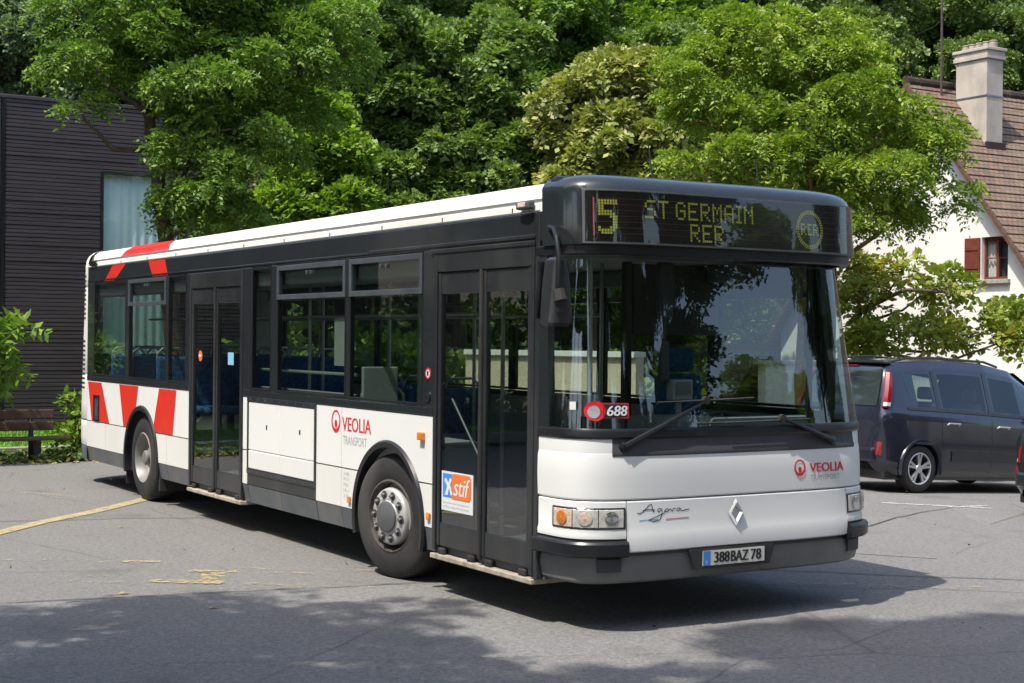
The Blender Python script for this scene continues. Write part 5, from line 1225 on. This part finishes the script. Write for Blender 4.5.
# shrubs at the left edge
sg = (.95, 14.85, 0)
tree('bush', sg, 'small light green bush between the bench and the rear of the bus',
     [(.92, 15.0, .30, .22, .22, .22, 1), (1.08, 15.0, .62, .2, .2, .22, 1), (.86, 15.0, .80, .15, .18, .16, .7), (1.2, 15.1, .35, .24, .24, .24, 1), (1.12, 14.95, .95, .12, .12, .14, .5)],
     [sg, (.97, 14.9, .4), (1.0, 14.95, .9)], .03, 'leaf_yellowgreen', seed=61, per=8, frac=.42, n=420, K=2, spray_len=.16, leaf=.085, wid=.6, droop=.2, cat='bush')
tg = (-.95, 14.2, 0)
tree('laurel_shrub', tg, 'broad-leaved shrub with long green leaves at the left edge, in front of the dark slats',
     [(-.75, 14.3, 1.75, .42, .4, .35, 1), (-.40, 14.4, 1.85, .3, .3, .22, .7), (-.32, 14.4, 1.4, .28, .3, .2, .5), (-.55, 14.4, 1.05, .3, .3, .2, .5), (.0, 14.4, 1.98, .2, .2, .08, .4)],
     [tg, (-.9, 14.3, .9), (-.7, 14.3, 1.7), (-.5, 14.35, 2.1)], .035, 'leaf_yellowgreen', seed=62, per=9, frac=.40, n=300, K=3, spray_len=.24, leaf=.14, wid=.42, droop=.3, cat='shrub')

def reflection_hedge(name, x0, x1, y0, y1, h, m_, n, seed, label):  # out-of-view bushes added to block bright ground and horizon reflected in the glass
    rg = np.random.default_rng(seed); P_ = []
    for i in range(m_):
        x, y = rg.uniform(x0, x1), rg.uniform(y0, y1); P_.append((x, y, gz(x, y)+rg.uniform(.1, h), rg.uniform(.45, .9), x, y, gz(x, y), 0))
    tag(poly_mesh(name, leaf_quads(np.array(P_), n, rg, K=2, spray_len=.3, leaf=.2, wid=.8, droop=.3), 'leaf_dark'), label, 'undergrowth', kind='stuff')
reflection_hedge('undergrowth', -17, -13.5, -6, 34, 2.6, 420, 12000, 88, 'unseen dark bushes added left of the lot for the side window reflections')
reflection_hedge('undergrowth', -8, 34, -32, -29, 2.8, 420, 12000, 89, 'unseen dark bushes added behind the viewpoint to hide the horizon in the windscreen reflection')
# trees around the lot, beside and behind the viewpoint (they shade the asphalt and stand in the windows' reflections; some only added to cover sky there)
tree('roadside_tree', (-7.2, -.4, 0), 'light-crowned tree beside the left of the lot, its shade dappling the near asphalt', [(-7.2+a, -.4+b, z, r, r, r*.6, 1) for a, b, z, r in ((.9, .8, 6.2, 1.1), (-1.0, .6, 6.6, 1.1), (.2, -1.0, 6.9, 1.2), (1.3, -.6, 7.8, 1.1), (-.8, -.7, 8.2, 1.1), (.2, .9, 8.6, 1.1), (1.2, .6, 9.6, .9), (.1, -.3, 10.2, 1.0), (1.6, 1.3, 7.2, .8), (1.9, -1.5, 6.6, .8))],
     [(-7.2, -.4, 0), (-7.15, -.4, 3), (-7.2, -.3, 6), (-7.1, -.4, 9.5)], .17, 'leaf_robinia', seed=71, per=12, frac=.36, n=6500, K=5, spray_len=.27, leaf=.085, wid=.5, droop=.5, flat=.5)
tree('roadside_tree', (-7.0, -4.0, 0), 'tall narrow tree just beside the viewpoint, shading the near right corner', [(-7.0+a, -4.0+b, z, r, r, r*.7, 1) for a, b, z, r in ((.5, .3, 7, .9), (-.6, .2, 8, 1.0), (.3, -.5, 9.5, 1.0), (.6, .4, 11, 1.0), (-.3, .3, 12.5, 1.0), (.6, -.2, 13.8, 1.1), (.9, .5, 15, 1.0), (.3, .2, 16.4, 1.0), (1.3, .1, 15.8, .9))],
     [(-7.0, -4.0, 0), (-7.0, -4.0, 5), (-6.9, -3.9, 11), (-6.8, -3.9, 16)], .2, 'leaf_maple', seed=72, per=12, frac=.36, n=7000, K=3, spray_len=.27, leaf=.12, wid=.75, droop=.4, flat=.5)
out_ = [(0, -6, -17, 1.2), (1, -12, -14, 1.2), (2, -14, -6, 1.1), (1, -10, -21, 1.2), (0, -16, -20, 1.3), (2, -18, -12, 1.2), (0, -1.5, -17, 1.0), (1, -15.5, 3.6, 1.2), (0, -12, 8, 1.1), (2, -12.5, 13, 1.2), (1, -8.5, 16.8, 1.0), (3, -14, 20, 1.2), (1, -15, 27, 1.3), (0, -17, 12, 1.3), (1, -18, 4, 1.3), (2, -20, 20, 1.4),  # leading entries are extras added to cover sky streaks reflected in the windscreen
        (1, 2.5, -26, 1.3), (0, -2.5, -22, 1.1), (0, 8.7, -20.7, 1.2), (1, 10.6, -16.7, 1.2), (2, 14.4, -19.7, 1.1), (1, 19.2, -13.0, 1.1), (0, 23, -11, 1.1), (0, 14, -33, 1.5), (1, 8, -42, 1.2), (0, 31, -14, 1.2), (3, -8, -26, 1.2), (4, 19.9, -20.8, .74), (4, 22.5, -20.2, .70), (1, 3, -17, 1.1), (0, 36, -20, 1.3)]  # the small pale pair is added to fill a bright gap in that reflection
for i, (k, x, y, s) in enumerate(out_):
    plant(k, x, y, s, i*1.3, KLAB[k]+' standing unseen around the near side of the lot', 'trees around the near side of the lot', 'roadside_tree')

# ================================================================== CARS
def car_profile():
    # x, z_sill, z_belt, z_roof, half width sill, belt, roof
    return np.array([(0.00, .42, .60, .62, .70, .74, .66), (.03, .34, .80, .84, .78, .82, .70), (.07, .29, .98, 1.03, .82, .86, .76), (.14, .26, 1.02, 1.24, .86, .885, .73), (.24, .24, 1.03, 1.46, .89, .90, .70),
                     (.36, .22, 1.03, 1.61, .905, .912, .66), (.55, .21, 1.03, 1.665, .92, .92, .65), (.9, .20, 1.02, 1.70, .93, .93, .65), (1.5, .20, 1.01, 1.725, .93, .93, .66), (2.2, .20, .99, 1.72, .93, .93, .66),
                     (2.8, .20, .97, 1.66, .93, .93, .64), (3.15, .20, .96, 1.52, .93, .93, .64), (3.5, .20, .95, 1.28, .925, .92, .68), (3.85, .20, .93, 1.02, .92, .90, .74), (4.15, .21, .84, .90, .89, .86, .70), (4.4, .23, .72, .78, .83, .78, .62), (4.58, .28, .60, .64, .72, .66, .55), (4.64, .36, .50, .52, .60, .58, .5)])
PR = car_profile()
PR[:, 3] = np.where(PR[:, 3] > 1.0, 1.0+(PR[:, 3]-1.0)*1.19, PR[:, 3]); PR[:12, 2] = np.where(PR[:12, 2] > .9, PR[:12, 2]+.10, PR[:12, 2]); PR[12, 2] += .07; PR[:, 3] = np.maximum(PR[:, 3], PR[:, 2]+.03)
PR[3:7, 0] = (.13, .20, .29, .45)
def S(x, v, side, out=0.):
    q = [float(np.interp(x, PR[:, 0], PR[:, i])) for i in range(1, 7)]
    zs, zb, zt, ws, wb, wt = q; zb = min(zb, zt-.02)
    pts = [(ws*.90, zs), (ws, zs+.12), (ws+.012, zs+(zb-zs)*.5), (wb-.012, zb-.05), (wb-.045, zb), (wt+.035, zb+(zt-zb)*.80), (wt-.06, zb+(zt-zb)*.96), (wt*.5, zt), (0, zt+.012)]
    i = min(int(v), 7); f = v-i; a, b = pts[i], pts[i+1]; w, z = a[0]*(1-f)+b[0]*f, a[1]*(1-f)+b[1]*f
    dn = (b[1]-a[1], -(b[0]-a[0])); l = math.hypot(*dn) or 1
    return (x, side*(w+dn[0]/l*out), z+dn[1]/l*out)
def car(name, loc, rz, pitch, label, paintm, wr=.325, group=None, tall=True):
    root = bpy.data.objects.new(name, None); COL.objects.link(root); root.location = loc; root.rotation_euler = (0, pitch, rz); tag(root, label, 'car', group); ROOTLOC[root.name] = Matrix.Identity(4)
    WX = (.74, 3.62)
    m = MB(); xs = sorted(set([0, .015]+rng(.03, 4.64, .04))); vs = rng(0, 4, .25)+rng(4.1, 5, .1)+rng(5.25, 8, .25)
    for sd in (-1, 1):
        for x0, x1 in zip(xs[:-1], xs[1:]):
            for v0, v1 in zip(vs[:-1], vs[1:]):
                xm, zm = (x0+x1)/2, S((x0+x1)/2, (v0+v1)/2, 1)[2]
                if v0 > 4.05 and v1 < 4.92 and (.72 < xm < 1.05 or 1.20 < xm < 2.08 or 2.25 < xm < 2.80): continue
                if v0 < 4 and any(math.hypot(xm-wx, zm-wr) < wr+.045 for wx in WX): continue
                m.add([S(x0, v0, sd), S(x1, v0, sd), S(x1, v1, sd), S(x0, v1, sd)], [(0, 1, 2, 3)])
    bm = bmesh.new(); me = bpy.data.meshes.new('t'); me.from_pydata(m.v, [], m.f); bm.from_mesh(me); bmesh.ops.remove_doubles(bm, verts=bm.verts[:], dist=.0005); m2 = MB(); m2.bm(bm)
    body = m2.build('body', paintm, root, smooth=True, angle=50)
    m = MB(); m.box((.15, -.84, .17), (4.45, .84, .30), .02); m.build('underbody', 'car_black', root)
    m = MB(); m.box((.4, -.78, .30), (3.4, .78, .36)); m.build('cabin_floor', 'car_black', root)
    for xs_, ys_ in ((1.25, (-.45, 0, .45)), (2.25, (-.38, .38))):
        for y_ in ys_:
            m = MB(); m.box((xs_-.06, y_-.21, .5), (xs_+.08, y_+.21, 1.25), .05); m.box((xs_-.03, y_-.12, 1.28), (xs_+.05, y_+.12, 1.46), .04); m.box((xs_, y_-.22, .42), (xs_+.5, y_+.22, .62), .05); m.build('seat', 'hub', root)
    # rear end cap
    m = MB(); rows = [[S(0, v, sd) for sd in (-1, 1)] for v in np.linspace(0, 8, 9)]; m.grid(rows); m.build('tailgate', paintm, root)
    def patch(nm, mat, side, x0f, x1f, v0, v1, out=.004, par=root, n=14, k=6):
        m = MB(); m.grid([[S(x0f(v)+(x1f(v)-x0f(v))*i/n, v, side, out) for i in range(n+1)] for v in np.linspace(v0, v1, k)]); return m.build(nm, mat, par, smooth=True)
    for sd in (-1, 1):
        lin = lambda a, b, v0=4.06, v1=4.95: (lambda v: a+(b-a)*(v-v0)/(v1-v0))
        patch('quarter_window', 'car_clear', sd, lin(.62, .50), lin(1.08, 1.05), 4.10, 4.90)
        d = patch('rear_door_window', 'car_clear', sd, lin(1.16, 1.12), lin(2.10, 2.10), 4.08, 4.92)
        patch('front_door_window', 'car_clear', sd, lin(2.20, 2.18), lin(3.16, 2.78), 4.08, 4.92)
        for q in ((1.11, 4.05, 4.97), (2.15, 4.05, 4.97)):
            m = MB(); m.grid([[S(q[0]+dx, v, sd, .006) for dx in (-.035, .035)] for v in np.linspace(q[1], q[2], 6)]); m.build('window_pillar', 'car_black', root)
        m = MB(); m.grid([[S(x, v, sd, .008) for x in np.linspace(.5, 3.2, 40)] for v in (4.0, 4.07)]); m.build('belt_moulding', 'car_plastic', root)
        m = MB(); m.grid([[S(x, v, sd, .014) for x in np.linspace(1.32, 3.2, 30)] for v in (1.35, 1.42, 1.72, 1.78)]); m.build('rubbing_strip', 'car_plastic', root, smooth=True)
        for xh in (1.24, 2.26):
            m = MB(); a = S(xh, 2.75, sd, .03); b = S(xh+.22, 2.75, sd, .03); m.tube([S(xh-.01, 2.7, sd, .0), a, b, S(xh+.23, 2.7, sd, .0)], .013, 6); m.build('door_handle', 'alloy', root, smooth=True)
        for xg in (1.13, 2.14, 3.2):
            m = MB(); m.tube([S(xg, v, sd, .0) for v in np.linspace(.6, 3.95, 14)], .004, 4); m.build('door_gap', 'car_black', root)
        m = MB(); m.tube([S(.42, 6.1, sd, .02), S(.75, 6.1, sd, .045), S(1.2, 6.1, sd, .05), S(2.3, 6.1, sd, .045), S(2.6, 6.1, sd, .02)], .018, 6); m.build('roof_rail', 'car_black', root, smooth=True)
        # tall tail lamp down the rear pillar
        m = MB(); rows = []
        for z, x, y, w2 in ((1.15, .10, .850, .075), (1.22, .115, .842, .085), (1.42, .175, .80, .08), (1.56, .225, .755, .065), (1.63, .25, .73, .04)) if tall else ((.72, .03, .80, .10), (.78, .04, .80, .12), (.84, .045, .80, .12), (.90, .05, .80, .12), (.94, .06, .80, .10)):
            rows.append([(x+w2, sd*(y-.02), z), (x+w2*.9, sd*(y+.016), z), (x+.01, sd*(y+.012), z), (x-.022, sd*(y-.03), z), (x-.02, sd*(y-.055), z), (x+.03, sd*(y-.055), z)])
        m.grid(rows); tl = m.build('tail_lamp', 'lens_red', root, smooth=True)
        m = MB(); m.grid([[(p[0]-.004, p[1]+sd*.004, p[2]) for p in r[1:4]] for r in [[tuple(np.array(rows[0][j])*(1-f)+np.array(rows[1][j])*f) for j in range(6)] for f in (.25, .6, .98)]]); m.build('reversing_lens', 'silver_lamp', tl)
        m = MB(); a = S(.045, 2.3, sd, .01); m.add([(.012, sd*.62, .50), (.012, sd*.80, .50), (.07, sd*.845, .50), (.07, sd*.845, .68), (.02, sd*.80, .68), (.02, sd*.66, .68)], [(0, 1, 4, 5), (1, 2, 3, 4)]); m.build('rear_reflector', 'lens_red', root)
        m = MB(); m.box((3.0, sd*.93, 1.06), (3.12, sd*1.10, 1.22), .04); m.build('wing_mirror', paintm, root)
        for wx in WX:
            c = Vector((wx, sd*.905, wr)); ax = Vector((0, sd, 0))
            m = MB(); m.lathe(c, ax, [(.215, -.01), (.235, .008), (.28, .012), (wr-.015, .0), (wr, -.03), (wr, -.17), (wr-.03, -.2), (.2, -.2)], 40); ty = m.build('wheel', 'rubber', root, smooth=True)
            m = MB(); m.lathe(c, ax, [(.222, .004), (.212, .01), (.20, -.02), (.19, -.09), (.05, -.10), (.0005, -.10)], 36); m.build('wheel_barrel', 'interior_dark', ty)
            m = MB(); m.lathe(c, ax, [(.222, .006), (.213, .012), (.203, .006), (.20, -.02)], 36)
            u = Vector((1, 0, 0)); w = ax.cross(u)
            for k in range(5):
                for da in (-.16, .16):
                    a = 2*math.pi*k/5+.3+da; e = u*math.cos(a)+w*math.sin(a); t = u*-math.sin(a)+w*math.cos(a); a2 = a-da*.75; e2 = u*math.cos(a2)+w*math.sin(a2); t2 = u*-math.sin(a2)+w*math.cos(a2)
                    p = [c+e2*.045+t2*.016, c+e2*.045-t2*.016, c+e*.207-t*.017, c+e*.207+t*.017]
                    m.add([q+ax*h for q, h in zip(p, (-.005, -.005, .004, .004))]+[q-ax*.03 for q in p], [(0, 1, 2, 3), (0, 4, 5, 1), (1, 5, 6, 2), (2, 6, 7, 3), (3, 7, 4, 0)])
            m.lathe(c, ax, [(.06, -.004), (.055, .004), (.0005, .006)], 20); m.build('rim', 'alloy', ty, smooth=True, angle=30)
            m = MB(); rows = [[(wx+(wr+rr_)*math.cos(t), sd*yv, wr+(wr+rr_)*math.sin(t)) for t in np.linspace(R(-12), R(192), 40)] for rr_, yv in ((.035, .80), (.035, .936), (.075, .940), (.085, .92))]
            m.grid(rows); m.build('wheel_arch', paintm, root, smooth=True)
            m = MB(); m.grid([[(wx+(wr+.04)*math.cos(t), sd*yv, wr+(wr+.04)*math.sin(t)) for t in np.linspace(R(-12), R(192), 30)] for yv in (.93, .55)]); m.add([(wx+(wr+.04)*math.cos(t), sd*.56, wr+(wr+.04)*math.sin(t)) for t in np.linspace(R(-12), R(192), 30)], [tuple(range(30))]); m.build('arch_liner', 'car_black', root)
    # rear window, bumper, number plate, front lamps
    m = MB(); m.grid([[(x-.010, y*w, z+.004) for y in np.linspace(-1, 1, 11)] for x, z, w in ((.085, 1.16, .70), (.125, 1.28, .69), (.195, 1.53, .66), (.27, 1.69, .60))]); m.build('rear_window', 'car_glass', root, smooth=True)
    m = MB(); m.box((-.035, -.78, .40), (.10, .78, .60), .04); m.build('rear_bumper', paintm, root)
    m = MB(); m.box((.26, -.62, 1.745), (.42, .62, 1.775), .012); m.build('roof_spoiler', paintm, root)
    m = MB(); m.box((.245, -.15, 1.70), (.275, .15, 1.72), .004); m.build('brake_lamp', 'lens_red', root)
    m = MB(); m.box((.02, -.26, .72), (.045, .26, .83), .004); m.build('number_plate', 'plate_white', root)
    m = MB(); m.add([S(x, v, 1, .004) for x, v in ((3.15, 5.1), (3.84, 5.1))]+[S(x, v, -1, .004) for x, v in ((3.84, 5.1), (3.15, 5.1))], [(0, 1, 2, 3)])
    m = MB(); m.grid([[(x, y*w, float(np.interp(x, PR[:, 0], PR[:, 3]))+.018) for y in np.linspace(-1, 1, 9)] for x, w in ((2.95, .58), (3.2, .60), (3.5, .62), (3.78, .66))]); m.build('windscreen', 'car_glass', root, smooth=True)
    for sd in (-1, 1):
        m = MB(); m.grid([[S(x, v, sd, .006) for x in np.linspace(4.1, 4.48, 8)] for v in (3.0, 3.5, 4.0, 4.6)]); m.build('headlamp', 'silver_lamp', root, smooth=True)
    return root
c1 = (10.2-.74, 6.83+.905)
car('parked_car', (c1[0], c1[1], gz(10.2, 6.83)+.045), R(0), math.atan(.05), 'dark blue-grey people carrier with tall red tail lamps parked behind the bus', 'car_paint', .33)
car('parked_car', (8.98, 3.42, gz(9.4, 4)+.01), R(0), math.atan(.048), 'dark car at the right edge of which only the rear bumper corner shows', 'car_black', .31, tall=False).scale = (1, 1, .86)
